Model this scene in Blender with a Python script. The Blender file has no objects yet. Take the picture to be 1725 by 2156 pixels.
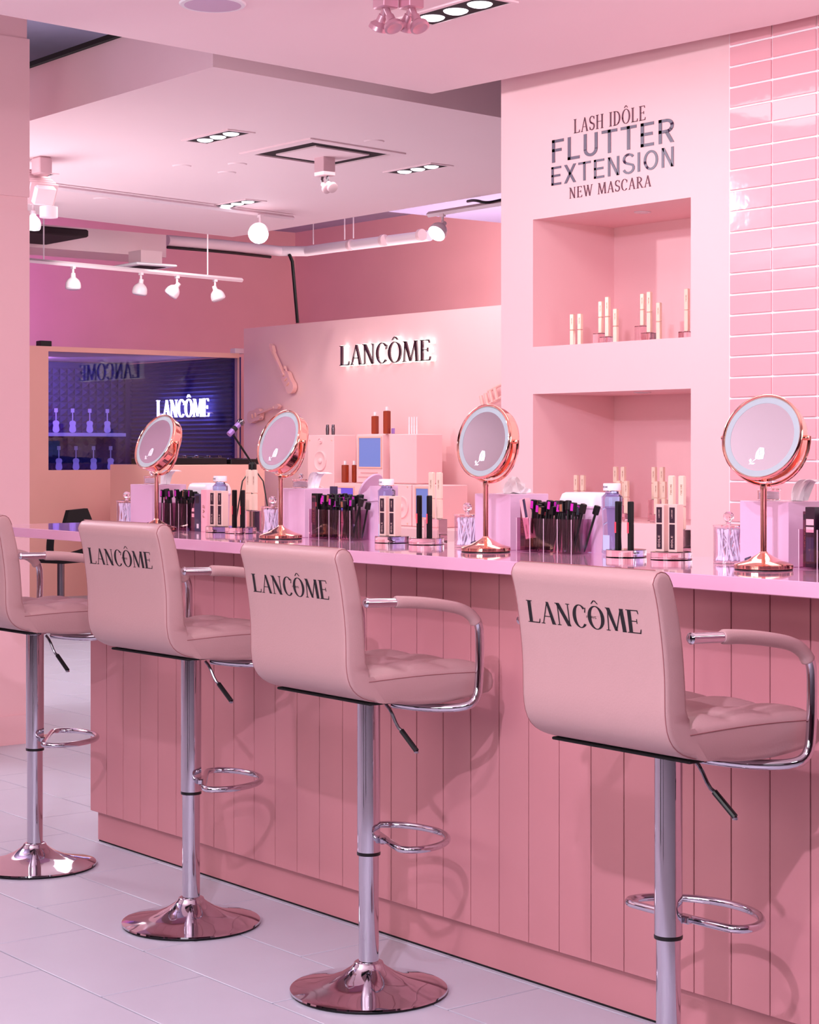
import bpy, bmesh, math, random
from math import sin, cos, pi, radians, sqrt, atan2
from mathutils import Vector, Matrix
random.seed(7)
scene = bpy.context.scene
COL = scene.collection

# ------------------------------------------------------------------ camera
F, CX, HY, CAMZ = 4000.0, 862.5, 950.0, 1.31        # focal length in pixels, horizon row, eye height
YAW = radians(51.67)
cam_d = bpy.data.cameras.new('camera'); cam = bpy.data.objects.new('camera', cam_d); COL.objects.link(cam)
cam.location = (0, 0, CAMZ); cam.rotation_euler = (pi/2, 0, YAW)
cam_d.sensor_fit = 'HORIZONTAL'; cam_d.sensor_width = 36; cam_d.lens = 36*F/1725
cam_d.shift_y = -(1078-HY)/1725; cam_d.clip_end = 100; cam_d.clip_start = 0.05
scene.camera = cam
FX, FY = -sin(YAW), cos(YAW)       # forward
RX, RY = cos(YAW), sin(YAW)        # right
def pz(px, py, z):
    d = (CAMZ-z)*F/(py-HY); t = (px-CX)/F
    return Vector((d*(FX+RX*t), d*(FY+RY*t), z))
def pY(px, py, Y):
    t = (px-CX)/F; d = Y/(FY+RY*t)
    return Vector((d*(FX+RX*t), Y, CAMZ-(py-HY)*d/F))
def pX(px, py, X):
    t = (px-CX)/F; d = X/(FX+RX*t)
    return Vector((X, d*(FY+RY*t), CAMZ-(py-HY)*d/F))
def proj(p):
    d = p[0]*FX+p[1]*FY; r = p[0]*RX+p[1]*RY
    return (CX+F*r/d, HY-F*(p[2]-CAMZ)/d, d)

# ------------------------------------------------------------------ world, exposure
def lin(c):
    return tuple(((v/255)/12.92 if v/255 <= .04045 else ((v/255+.055)/1.055)**2.4) for v in c)
w = bpy.data.worlds.new('world'); scene.world = w; w.use_nodes = True
w.node_tree.nodes['Background'].inputs[0].default_value = (*lin((238, 210, 226)), 1)
w.node_tree.nodes['Background'].inputs[1].default_value = 0.25
scene.view_settings.view_transform = 'Standard'; scene.view_settings.look = 'None'
scene.view_settings.exposure = -0.20; scene.view_settings.gamma = 1; scene.view_settings.use_curve_mapping = False

# ------------------------------------------------------------------ lights
def look(o, tgt):
    o.rotation_euler = (Vector(tgt)-o.location).to_track_quat('-Z', 'Y').to_euler()
def area(name, loc, tgt, size, power, col, sy=None):
    l = bpy.data.lights.new(name, 'AREA'); l.energy = power; l.color = col
    l.shape = 'RECTANGLE' if sy else 'SQUARE'; l.size = size
    if sy: l.size_y = sy
    o = bpy.data.objects.new(name, l); COL.objects.link(o); o.location = loc; look(o, tgt); return o
def spot(name, loc, tgt, ang, power, col, blend=.35, rad=.04):
    l = bpy.data.lights.new(name, 'SPOT'); l.energy = power; l.color = col; l.spot_size = radians(ang)
    l.spot_blend = blend; l.shadow_soft_size = rad
    o = bpy.data.objects.new(name, l); COL.objects.link(o); o.location = loc; look(o, tgt); return o
def point(name, loc, power, col, rad=.1):
    l = bpy.data.lights.new(name, 'POINT'); l.energy = power; l.color = col; l.shadow_soft_size = rad
    o = bpy.data.objects.new(name, l); COL.objects.link(o); o.location = loc; return o
LAV = (.96, .90, 1); WARM = (1, .93, .90); WHT = (.98, .95, 1)
area('area_shop_front', (.6, 0.6, 2.74), (-.6, 1.2, 0), .5, 11, LAV, .5)
area('area_shop_side', (-4.6, -.6, 2.74), (-5.4, 1.4, 0), .5, 12, LAV, .5)
area('area_shop_rear', (2.0, -3.0, 2.7), (0.5, -1.0, .4), 2.0, 10, WHT)
area('area_behind_bar', (-4.3, 4.3, 2.74), (-4.3, 4.4, 0), 2.4, 16, WARM, .5)
area('area_left_aisle', (-9.4, 2.0, 3.75), (-8.6, 4.3, 2.2), 1.4, 185, LAV, 1.6)
area('area_middle', (-9.5, 6.1, 2.86), (-9.5, 6.1, 0), 3.5, 70, WARM, 2.2)
area('area_far', (-11.5, 9.0, 3.3), (-12.2, 9.6, 0), 2.2, 48, WARM, 1.2)
area('fill_ceiling_front', (-2.3, -.6, 1.75), (-2.6, .6, 2.8), 1.6, 88, (1, .98, 1), 1.4)  # added upward fill that brightens the front ceiling, no fixture there
area('fill_ceiling_aisle', (-9.5, -1.2, 1.7), (-9.6, -1.1, 2.9), 1.8, 70, (1, .97, 1), 1.6)  # unseen fill lighting the aisle ceiling for the mirror reflections
spot('fill_column', (-5.9, 2.5, 2.7), (-7.75, 3.9, 1.3), 80, 28, (1, .90, .88), .8, .06)  # extra fill added to brighten the column
spot('fill_booth_front', (-12.2, 6.9, 2.85), (-15.3, 8.4, 1.3), 75, 55, (1, .93, .88), .7, .05)  # invented fill, lifts the peach booth frame
area('fill_bulkhead', (-8.2, 2.9, 3.1), (-8.6, .9, 3.3), .8, 16, (.98, .97, 1), .4)  # added fill on the bulkhead that the mirrors reflect
area('fill_fascia', (-8.7, 2.5, 2.3), (-9.2, 4.37, 3.1), .5, 34, (1, .95, .96), .5)  # made-up fill that brightens the left fascia
area('fill_ceiling_left', (-4.9, .5, 1.9), (-4.95, .55, 2.8), 1.4, 46, (1, .98, 1), 1.2)  # floating fill added below the ceiling to lift its tone
area('fill_staff_side', (-1.6, 4.3, 1.7), (-2.8, 4.2, 2.8), 1.4, 28, (1, .90, .94), .8)  # added fill without a real fixture, brightens the ceiling behind the bar
area('fill_ceiling_middle', (-10.2, 4.2, 1.0), (-9.7, 5.4, 2.95), 2.0, 60, (1, .93, .97), 1.4)  # unseen low fill put in to brighten the middle ceiling
area('fill_far_wall', (-12.0, 10.6, 2.0), (-12.2, 12.6, 3.4), 4.5, 230, (1, .88, .86), .3)  # fill hidden behind the display wall, added to brighten the far wall
area('fill_deck', (-10.0, 5.6, 3.3), (-10.2, 5.7, 3.9), 1.5, 14, (.86, .80, 1), 1.5)  # added fill so the deck gap is less dark
spot('spot_key', (-1.15, .1, 2.72), (-4.0, 3.1, .55), 75, 310, (.93, .78, 1), .5, .03)
spot('spot_key_two', (-1.65, .9, 2.74), (-3.2, 3.2, .55), 80, 110, (.96, .80, 1), .5, .03)
spot('spot_niche', (-7.3, 2.5, 2.7), (-4.9, 5.5, 1.7), 70, 165, (.97, .96, 1), .5, .04)
spot('spot_wall', (-3.2, 2.2, 2.74), (-5.2, 5.3, 1.2), 85, 38, (.96, .93, 1), .8, .06)
spot('spot_logo_wall', (-13.0, 7.6, 3.1), (-12.8, 10.0, 1.6), 95, 70, (1, .86, .80), .8, .05)
spot('spot_display_left', (-14.2, 7.2, 2.7), (-13.4, 9.7, 1.05), 60, 125, (1, .93, .90), .7, .03)
area('fill_deck_aisle', (-8.0, 2.4, 3.3), (-8.1, 2.5, 3.9), 1.2, 22, (.98, .96, 1), 1.2)  # invented fill, lightens the deck that the mirrors reflect
area('uplight_booth_roof', (-16.6, 8.2, 2.3), (-18.4, 8.4, 3.0), .8, 75, (.62, .36, 1), .5)
area('area_booth_blue', (-16.4, 8.9, 2.16), (-16.8, 9.4, 1.2), .9, 12, (.22, .22, 1), .5)

# ------------------------------------------------------------------ materials
def mat(name, col, rough=.5, metal=0, trans=0, ior=1.45, emit=None, es=0, noise=0, nscale=8, bump=0, bscale=60, spec=None, coat=0):
    m = bpy.data.materials.new(name); m.use_nodes = True
    nt = m.node_tree; b = nt.nodes['Principled BSDF']
    c = (*lin(col), 1)
    b.inputs['Base Color'].default_value = c; b.inputs['Roughness'].default_value = rough
    b.inputs['Metallic'].default_value = metal; b.inputs['IOR'].default_value = ior
    b.inputs['Transmission Weight'].default_value = trans
    if spec is not None: b.inputs['Specular IOR Level'].default_value = spec
    if coat: b.inputs['Coat Weight'].default_value = coat; b.inputs['Coat Roughness'].default_value = .04
    if emit: b.inputs['Emission Color'].default_value = (*lin(emit), 1); b.inputs['Emission Strength'].default_value = es
    if noise or bump:
        tc = nt.nodes.new('ShaderNodeTexCoord')
    if noise:
        n = nt.nodes.new('ShaderNodeTexNoise'); n.inputs['Scale'].default_value = nscale; n.inputs['Detail'].default_value = 5
        nt.links.new(tc.outputs['Object'], n.inputs['Vector'])
        mx = nt.nodes.new('ShaderNodeMix'); mx.data_type = 'RGBA'
        mx.inputs[6].default_value = (*[v*(1-noise) for v in c[:3]], 1); mx.inputs[7].default_value = (*[min(1, v*(1+noise)) for v in c[:3]], 1)
        nt.links.new(n.outputs['Fac'], mx.inputs[0]); nt.links.new(mx.outputs[2], b.inputs['Base Color'])
    if bump:
        n2 = nt.nodes.new('ShaderNodeTexNoise'); n2.inputs['Scale'].default_value = bscale; n2.inputs['Detail'].default_value = 3
        nt.links.new(tc.outputs['Object'], n2.inputs['Vector'])
        bp = nt.nodes.new('ShaderNodeBump'); bp.inputs['Strength'].default_value = bump; bp.inputs['Distance'].default_value = .01
        nt.links.new(n2.outputs['Fac'], bp.inputs['Height']); nt.links.new(bp.outputs['Normal'], b.inputs['Normal'])
    return m
M = dict(
    paint=mat('pink_paint', (248, 200, 204), .55, noise=.02, nscale=3),
    ceil=mat('ceiling_paint', (247, 219, 225), .75, noise=.015, nscale=2),
    peach=mat('peach_paint', (246, 184, 172), .5, noise=.03, nscale=3),
    rose=mat('dusky_rose_paint', (232, 166, 170), .75, noise=.05, nscale=2),
    bar=mat('bar_panel_paint', (201, 137, 142), .42, noise=.03, nscale=5),
    joint=mat('joint_shadow_gap', (176, 92, 96), .9),
    top=mat('glossy_counter_laminate', (224, 170, 198), .06, coat=.4),
    floor=mat('floor_tile_stone', (192, 194, 206), .38, noise=.07, nscale=3.5, bump=.02, bscale=20),
    grout=mat('floor_grout', (120, 108, 118), .9),
    walltile=mat('glazed_wall_tile', (243, 176, 186), .05, coat=.6, bump=.12, bscale=9),
    tgrout=mat('white_tile_grout', (255, 250, 253), .8),
    leather=mat('pink_leatherette', (181, 143, 143), .42, bump=.06, bscale=240),
    seam=mat('dark_pink_thread', (150, 92, 96), .8),
    chrome=mat('polished_chrome', (206, 202, 212), .05, metal=1),
    chromed=mat('dark_chrome', (120, 112, 120), .12, metal=1),
    black=mat('black_plastic', (14, 11, 14), .35),
    rosemetal=mat('rose_tinted_metal', (206, 160, 176), .3, metal=.7),
    blackm=mat('black_matte', (20, 16, 19), .8),
    ink=mat('black_print', (16, 12, 18), .6),
    navy=mat('dark_slate_vinyl', (62, 52, 82), .4),
    plum=mat('plum_vinyl', (96, 44, 66), .5),
    rosegold=mat('rose_gold_metal', (252, 196, 176), .08, metal=1),
    mirror=mat('mirror_glass', (184, 178, 188), .015, metal=1),
    frost=mat('frosted_light_ring', (168, 182, 188), .5),
    white=mat('white_plastic', (240, 236, 242), .35),
    etch=mat('white_etching', (248, 244, 248), .6, emit=(248, 244, 248), es=0),
    lilac=mat('lilac_lacquer', (222, 184, 212), .25, noise=.01),
    acrylic=mat('clear_acrylic', (255, 240, 248), .02, trans=1, ior=1.36),
    blueliq=mat('pale_blue_liquid', (190, 208, 250), .03, trans=1, ior=1.33),
    cotton=mat('white_cotton', (246, 244, 250), .9),
    gold=mat('champagne_gold', (250, 226, 206), .3, metal=.3),
    goldbox=mat('gold_card', (238, 206, 196), .35, metal=.2),
    red=mat('coral_red_label', (222, 76, 96), .5),
    magenta=mat('magenta_foil', (214, 50, 196), .3, metal=.3),
    copper=mat('copper_foil', (176, 116, 92), .35, metal=.4),
    pinkcard=mat('pink_card', (240, 176, 190), .5),
    darkcard=mat('dark_plum_card', (52, 32, 46), .4),
    printw=mat('pale_print', (226, 208, 220), .6),
    tissue=mat('white_tissue', (250, 248, 252), .9),
    deck=mat('dark_deck_ceiling', (176, 160, 188), .9, noise=.25, nscale=1.5),
    lilacceil=mat('lilac_deck_ceiling', (150, 136, 172), .8),
    duct=mat('painted_duct', (226, 190, 198), .6),
    lampw=mat('white_lamp_body', (236, 216, 224), .35),
    bulb=mat('lit_bulb', (255, 255, 255), .5, emit=(250, 246, 255), es=14),
    bulbs=mat('lit_lamp_disc', (255, 255, 255), .5, emit=(248, 244, 255), es=3),
    dim=mat('unlit_bulb_glass', (238, 226, 236), .2),
    neon=mat('neon_white_tube', (255, 255, 255), .5, emit=(200, 192, 255), es=9),
    halo=mat('sign_lit_edge', (255, 250, 246), .5, emit=(255, 240, 232), es=.95),
    foam=mat('navy_acoustic_foam', (50, 52, 118), .9),
    shelfb=mat('pale_shelf', (190, 186, 226), .5),
    screen=mat('blue_screen', (90, 104, 170), .2, emit=(128, 144, 208), es=.55, noise=.0),
    screenp=mat('violet_screen', (90, 70, 200), .2, emit=(110, 90, 204), es=.45),
    amber=mat('amber_perfume', (186, 84, 56), .05, trans=.65, ior=1.4),
    nude=mat('pink_cast_resin', (248, 190, 186), .15, coat=.5),
    vent=mat('vent_dark', (44, 26, 34), .9),
    speakergrey=mat('speaker_grille', (206, 178, 204), .7),
    micp=mat('purple_mic', (168, 128, 206), .35, metal=.3),
)

def thin(name, col, lo=.04, hi=.6, rough=.02):       # thin clear sheet: see-through with a Fresnel sheen
    m = bpy.data.materials.new(name); m.use_nodes = True; nt = m.node_tree; nt.nodes.remove(nt.nodes['Principled BSDF'])
    out = nt.nodes['Material Output']; tr = nt.nodes.new('ShaderNodeBsdfTransparent'); gl = nt.nodes.new('ShaderNodeBsdfGlossy')
    tr.inputs[0].default_value = (*lin(col), 1); gl.inputs['Roughness'].default_value = rough
    lw = nt.nodes.new('ShaderNodeLayerWeight'); lw.inputs[0].default_value = .5
    fr = nt.nodes.new('ShaderNodeMath'); fr.operation = 'POWER'; fr.inputs[1].default_value = 4.0
    nt.links.new(lw.outputs['Facing'], fr.inputs[0])
    mp = nt.nodes.new('ShaderNodeMapRange'); mp.inputs[3].default_value = lo; mp.inputs[4].default_value = hi
    mx = nt.nodes.new('ShaderNodeMixShader')
    nt.links.new(fr.outputs[0], mp.inputs[0]); nt.links.new(mp.outputs[0], mx.inputs[0])
    nt.links.new(tr.outputs[0], mx.inputs[1]); nt.links.new(gl.outputs[0], mx.inputs[2]); nt.links.new(mx.outputs[0], out.inputs[0])
    return m
M['jarglass'] = thin('thin_jar_glass', (252, 248, 254), .05, .9)
M['smoke'] = thin('tinted_acrylic_sheet', (246, 230, 240), .05, .7)
M['glass'] = thin('window_glass', (236, 236, 250), .045, .9, .0)
# ------------------------------------------------------------------ mesh helpers
class MB:
    def __init__(s): s.v = []; s.f = []
    def add(s, vs, fs):
        n = len(s.v); s.v += [tuple(p) for p in vs]; s.f += [tuple(n+i for i in f) for f in fs]; return s
    def box(s, x0, x1, y0, y1, z0, z1, b=0):
        if b <= 0:
            return s.add([(x, y, z) for z in (z0, z1) for y in (y0, y1) for x in (x0, x1)],
                         [(0, 2, 3, 1), (4, 5, 7, 6), (0, 1, 5, 4), (2, 6, 7, 3), (0, 4, 6, 2), (1, 3, 7, 5)])
        # chamfered box
        def ring(ix, iz):
            a, c, e, g = x0+ix, x1-ix, y0+ix, y1-ix
            return a, c, e, g
        vs = []
        for z, ins in ((z0, b), (z0+b, 0), (z1-b, 0), (z1, b)):
            a, c, e, g = x0+ins, x1-ins, y0+ins, y1-ins; k = b*.6 if ins == 0 else b*.4
            vs += [(a+k, e, z), (c-k, e, z), (c, e+k, z), (c, g-k, z), (c-k, g, z), (a+k, g, z), (a, g-k, z), (a, e+k, z)]
        fs = [tuple(range(7, -1, -1)), tuple(range(24, 32))]
        for r in range(3):
            for i in range(8):
                j = (i+1) % 8; fs.append((r*8+i, r*8+j, r*8+8+j, r*8+8+i))
        return s.add(vs, fs)
    def prism(s, pts, z0, z1):                     # polygon in xy
        n = len(pts)
        vs = [(x, y, z0) for x, y in pts]+[(x, y, z1) for x, y in pts]
        fs = [tuple(range(n-1, -1, -1)), tuple(range(n, 2*n))]+[(i, (i+1) % n, n+(i+1) % n, n+i) for i in range(n)]
        return s.add(vs, fs)
    def lathe(s, prof, seg=32, c=(0, 0, 0), mtx=None, cap=True):
        vs = []; fs = []; n = len(prof)
        for i in range(seg):
            a = 2*pi*i/seg
            for r, z in prof:
                p = Vector((r*cos(a), r*sin(a), z))
                if mtx is not None: p = mtx @ p
                vs.append((p[0]+c[0], p[1]+c[1], p[2]+c[2]))
        for i in range(seg):
            j = (i+1) % seg
            for k in range(n-1): fs.append((i*n+k, j*n+k, j*n+k+1, i*n+k+1))
        if cap and prof[0][0] > 1e-6: fs.append(tuple(i*n for i in range(seg-1, -1, -1)))
        if cap and prof[-1][0] > 1e-6: fs.append(tuple(i*n+n-1 for i in range(seg)))
        return s.add(vs, fs)
    def tube(s, pts, r, seg=10, closed=False, cap=True, smooth=0):
        pts = [Vector(p) for p in pts]
        for _ in range(smooth):
            q = []
            n = len(pts)
            rng = range(n) if closed else range(n-1)
            if not closed: q.append(pts[0])
            for i in rng:
                a, b2 = pts[i], pts[(i+1) % n]
                q.append(a*.75+b2*.25); q.append(a*.25+b2*.75)
            if not closed: q.append(pts[-1])
            pts = q
        n = len(pts); rs = r if isinstance(r, (list, tuple)) else [r]*n
        if len(rs) != n: rs = [rs[int(i*(len(rs)-1)/(n-1)+.5)] for i in range(n)]
        vs = []; up = Vector((0, 0, 1)); prev = None
        for i in range(n):
            if closed: t = pts[(i+1) % n]-pts[i-1]
            else: t = pts[min(i+1, n-1)]-pts[max(i-1, 0)]
            t.normalize()
            if prev is None:
                a = up if abs(t.z) < .95 else Vector((1, 0, 0)); nrm = t.cross(a).normalized()
            else:
                nrm = (prev-t*prev.dot(t)).normalized()
            prev = nrm; bn = t.cross(nrm)
            for k in range(seg):
                a = 2*pi*k/seg; vs.append(pts[i]+(nrm*cos(a)+bn*sin(a))*rs[i])
        fs = []
        for i in range(n if closed else n-1):
            j = (i+1) % n
            for k in range(seg):
                l = (k+1) % seg; fs.append((i*seg+k, i*seg+l, j*seg+l, j*seg+k))
        if cap and not closed:
            fs.append(tuple(range(seg-1, -1, -1))); fs.append(tuple((n-1)*seg+k for k in range(seg)))
        return s.add(vs, fs)
    def polys(s, ps, fn, th=0, fb=None):            # 2D polygons mapped to 3D; optional thickness with back map fb
        for p in ps:
            n = len(p); fr = [fn(x, y) for x, y in p]
            if th or fb:
                bk = [fb(x, y) for x, y in p]
                s.add(fr+bk, [tuple(range(n)), tuple(range(2*n-1, n-1, -1))]+[(i, n+i, n+(i+1) % n, (i+1) % n) for i in range(n)])
            else: s.add(fr, [tuple(range(n))])
        return s
    def build(s, name, m, parent=None, sharp=35, loc=None):
        me = bpy.data.meshes.new(name); me.from_pydata(s.v, [], s.f); me.update()
        bm = bmesh.new(); bm.from_mesh(me); bmesh.ops.remove_doubles(bm, verts=bm.verts, dist=2e-6); bmesh.ops.recalc_face_normals(bm, faces=bm.faces); bm.to_mesh(me); bm.free()
        for p in me.polygons: p.use_smooth = True
        me.set_sharp_from_angle(angle=radians(sharp))
        me.materials.append(m)
        o = bpy.data.objects.new(name, me); COL.objects.link(o)
        if parent is not None: o.parent = parent
        if loc: o.location = loc
        return o
def tag(o, label, cat, group=None):
    o['label'] = label; o['category'] = cat
    if group: o['group'] = group
    return o
def thing(name, label, cat, loc=(0, 0, 0), rz=0, group=None):
    o = bpy.data.objects.new(name, None); COL.objects.link(o); o.location = loc; o.rotation_euler = (0, 0, rz)
    o.empty_display_size = .05
    return tag(o, label, cat, group)
def struct(o): o['kind'] = 'structure'; return o
def sbox(name, m, x0, x1, y0, y1, z0, z1, parent=None):
    o = MB().box(x0, x1, y0, y1, z0, z1).build(name, m, parent)
    return struct(o) if parent is None else o
def copy_tree(o, parent=None):
    c = o.copy(); COL.objects.link(c)
    if parent is not None: c.parent = parent
    for ch in [k for k in bpy.data.objects if k.parent == o]: copy_tree(ch, c)
    return c
KIDS = {}
def dup(root, loc, rz, label, group=None):
    c = root.copy(); COL.objects.link(c); c.location = loc; c.rotation_euler = (0, 0, rz); c['label'] = label
    if group: c['group'] = group
    for ch in root.children:
        d = ch.copy(); COL.objects.link(d); d.parent = c
        for g in ch.children:
            e = g.copy(); COL.objects.link(e); e.parent = d
    return c

# ------------------------------------------------------------------ lettering drawn as strokes
def qbar(x0, y0, x1, y1, w0, w1=None):             # stroke with horizontal widths
    w1 = w0 if w1 is None else w1
    return [(x0-w0/2, y0), (x0+w0/2, y0), (x1+w1/2, y1), (x1-w1/2, y1)]
def rect(x0, x1, y0, y1): return [(x0, y0), (x1, y0), (x1, y1), (x0, y1)]
def ring(cx, cy, rx, ry, tx, ty, a0=0, a1=360, n=20, taper=0):
    out = []; pr = None
    for i in range(n+1):
        u = i/n; a = radians(a0+(a1-a0)*u); c, s_ = cos(a), sin(a)
        k = 1-taper*abs(2*u-1)**2
        th_x, th_y = tx*k, ty*k if not taper else ty
        q = ((cx+rx*c, cy+ry*s_), (cx+(rx-th_x)*c, cy+(ry-th_y)*s_))
        if pr: out.append([pr[0], q[0], q[1], pr[1]])
        pr = q
    return out
def ribbon(pts, ws):
    out = []; n = len(pts); q = []
    for i in range(n):
        x0, y0 = pts[max(i-1, 0)]; x1, y1 = pts[min(i+1, n-1)]; l = sqrt((x1-x0)**2+(y1-y0)**2) or 1
        nx, ny = -(y1-y0)/l, (x1-x0)/l; h = ws[i]/2; x, y = pts[i]; q.append(((x+nx*h, y+ny*h), (x-nx*h, y-ny*h)))
    for i in range(n-1): out.append([q[i][0], q[i+1][0], q[i+1][1], q[i][1]])
    return out
def scurve(w, tk, tn):
    pts = []; ws = []
    for i in range(9): a = radians(25+215*i/8); pts.append((w/2+(w/2-.02)*cos(a)*.92, .745+.235*sin(a))); ws.append(tn+(tk-tn)*(i/8)**1.2)
    for i in range(1, 10): a = radians(60-225*i/9); pts.append((w/2+(w/2-.02)*cos(a)*.95, .265+.245*sin(a))); ws.append(tk-(tk-tn)*(i/9)**1.5)
    return ribbon(pts, ws)
def serif_glyph(ch, T=.13, t=.035):
    S = .11                                        # serif overhang
    def sf(x, y, k=1): return rect(x-T/2-S*.55*k, x+T/2+S*.55*k, y if y < .5 else y-t, y+t if y < .5 else y)
    def sn(x, y): return rect(x-S*.8, x+S*.8, y if y < .5 else y-t, y+t if y < .5 else y)
    g = []; 
    if ch == 'L': g = [qbar(.12, 0, .12, 1, T), sf(.12, 0), sf(.12, 1), rect(.12, .52, 0, t*1.3), qbar(.5, 0, .54, .2, t*1.6, t)]; w = .56
    elif ch == 'A': g = [qbar(.07, 0, .33, .98, t*1.2), qbar(.56, 0, .34, 1, T*1.05, T*.75), rect(.16, .50, .32, .32+t), sn(.07, 0), sn(.57, 0)]; w = .66
    elif ch == 'N': g = [qbar(.1, 0, .1, 1, t*1.3), qbar(.1, 1, .55, 0, T*1.15), qbar(.56, 0, .56, 1, t*1.3), sn(.1, 0), sn(.07, 1), sn(.56, 1)]; w = .68
    elif ch in 'CG': g = ring(.34, .5, .33, .52, T, t*1.2, 42, 318, 26); g += [qbar(.56, .68, .60, .90, t*1.5, t)]; w = .62
    elif ch in 'OÔÔ' or ch == 'Q':
        g = ring(.36, .5, .36, .52, T, t*1.2, 0, 360, 32)
        if ch != 'O': g += [qbar(.22, 1.10, .35, 1.26, .05, .07), qbar(.50, 1.10, .37, 1.26, .05, .07)]
        w = .72
    elif ch == 'M': g = [qbar(.08, 0, .14, 1, t*1.3), qbar(.14, 1, .42, .02, T*1.1, T*.8), qbar(.42, .02, .68, 1, t*1.3), qbar(.76, 0, .70, 1, T*1.05), sn(.08, 0), sn(.76, 0), sn(.12, 1), sn(.71, 1)]; w = .86
    elif ch == 'E': g = [qbar(.12, 0, .12, 1, T), sf(.12, 0), sf(.12, 1), rect(.12, .48, 1-t*1.2, 1), rect(.12, .40, .5, .5+t), rect(.12, .52, 0, t*1.2), qbar(.49, .84, .46, 1, t, t*1.4), qbar(.5, 0, .54, .19, t*1.6, t), qbar(.4, .42, .4, .62, t)]; w = .57
    elif ch == 'S': g = scurve(.46, T, t*1.3); g += [qbar(.42, .76, .42, .96, t), qbar(.04, .04, .04, .26, t)]; w = .48
    elif ch == 'H': g = [qbar(.12, 0, .12, 1, T), qbar(.56, 0, .56, 1, T), sf(.12, 0), sf(.12, 1), sf(.56, 0), sf(.56, 1), rect(.12, .56, .5, .5+t)]; w = .68
    elif ch == 'I': g = [qbar(.12, 0, .12, 1, T), sf(.12, 0), sf(.12, 1)]; w = .24
    elif ch == 'D': g = [qbar(.12, 0, .12, 1, T), sf(.12, 0), sf(.12, 1)]+ring(.22, .5, .40, .5, T, t*1.2, -90, 90, 16)+[rect(.12, .24, 0, t), rect(.12, .24, 1-t, 1)]; w = .65
    elif ch == 'W': g = [qbar(.06, 1, .28, 0, T*.9), qbar(.28, 0, .46, 1, t*1.3), qbar(.44, 1, .66, 0, T*.9), qbar(.66, 0, .86, 1, t*1.3), sn(.06, 1), sn(.44, 1), sn(.87, 1)]; w = .94
    elif ch == 'R': g = [qbar(.12, 0, .12, 1, T), sf(.12, 0), sf(.12, 1)]+ring(.2, .74, .32, .26, T, t*1.2, -90, 90, 12)+[rect(.12, .22, 1-t, 1), rect(.12, .22, .48, .48+t), qbar(.28, .5, .56, 0, T*.95), sn(.58, 0)]; w = .64
    elif ch == 'P': g = [qbar(.12, 0, .12, 1, T), sf(.12, 0), sf(.12, 1)]+ring(.2, .74, .32, .26, T, t*1.2, -90, 90, 12)+[rect(.12, .22, 1-t, 1), rect(.12, .22, .48, .48+t)]; w = .56
    else: w = .3
    return g, w
def sans_glyph(ch, T=.13):
    g = []
    if ch == 'F': g = [rect(.03, .03+T, 0, 1), rect(.03, .56, 1-T, 1), rect(.03, .46, .47, .47+T)]; w = .6
    elif ch == 'L': g = [rect(.03, .03+T, 0, 1), rect(.03, .56, 0, T)]; w = .6
    elif ch == 'U': g = [rect(.03, .03+T, .3, 1), rect(.64-T, .64, .3, 1)]+ring(.335, .32, .305, .32, T, T, 180, 360, 16); w = .7
    elif ch == 'T': g = [rect(.27, .27+T, 0, 1), rect(0, .67, 1-T, 1)]; w = .7
    elif ch == 'E': g = [rect(.03, .03+T, 0, 1), rect(.03, .57, 1-T, 1), rect(.03, .52, .45, .45+T), rect(.03, .57, 0, T)]; w = .62
    elif ch == 'R': g = [rect(.03, .03+T, 0, 1), rect(.03, .36, 1-T, 1), rect(.03, .36, .42, .42+T)]+ring(.35, .71, .29, .29, T, T, -90, 90, 14)+[qbar(.36, .44, .58, 0, T*1.15)]; w = .68
    elif ch == 'X': g = [qbar(.07, 0, .58, 1, T*1.2), qbar(.58, 0, .07, 1, T*1.2)]; w = .66
    elif ch == 'N': g = [rect(.03, .03+T, 0, 1), rect(.62-T, .62, 0, 1), qbar(.10, 1, .55, 0, T*1.1)]; w = .7
    elif ch == 'S': g = scurve(.58, T, T); w = .6
    elif ch == 'I': g = [rect(.03, .03+T, 0, 1)]; w = .22
    elif ch == 'O': g = ring(.36, .5, .36, .51, T, T, 0, 360, 26); w = .75
    elif ch == 'D': g = [rect(.03, .03+T, 0, 1), rect(.03, .3, 0, T), rect(.03, .3, 1-T, 1)]+ring(.28, .5, .34, .5, T, T, -90, 90, 14); w = .66
    elif ch == 'A': g = [qbar(.05, 0, .32, 1, T), qbar(.60, 0, .33, 1, T), rect(.16, .5, .25, .25+T*.8)]; w = .68
    elif ch == 'P': g = [rect(.03, .03+T, 0, 1), rect(.03, .34, 1-T, 1), rect(.03, .34, .42, .42+T)]+ring(.33, .71, .27, .29, T, T, -90, 90, 12); w = .64
    elif ch == 'C': g = ring(.36, .5, .36, .51, T, T, 45, 315, 20); w = .66
    elif ch == 'M': g = [rect(.03, .03+T, 0, 1), rect(.77-T, .77, 0, 1), qbar(.1, 1, .4, .1, T), qbar(.7, 1, .4, .1, T)]; w = .85
    else: w = .35
    return g, w
def text_polys(txt, font='serif', gap=.06, T=None, width=None, height=1.0):
    out = []; x = 0; per = []
    for ch in txt:
        g, w_ = (serif_glyph(ch, T or .13) if font == 'serif' else sans_glyph(ch, T or .13))
        q = [[(px+x, py) for px, py in p] for p in g]; per.append(q); out += q; x += w_+gap
    x -= gap; sx = (width/x) if width else height
    f = lambda P: [[((a-x/2)*sx, b*height) for a, b in p] for p in P]
    return f(out), [f(q) for q in per if q]
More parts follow.
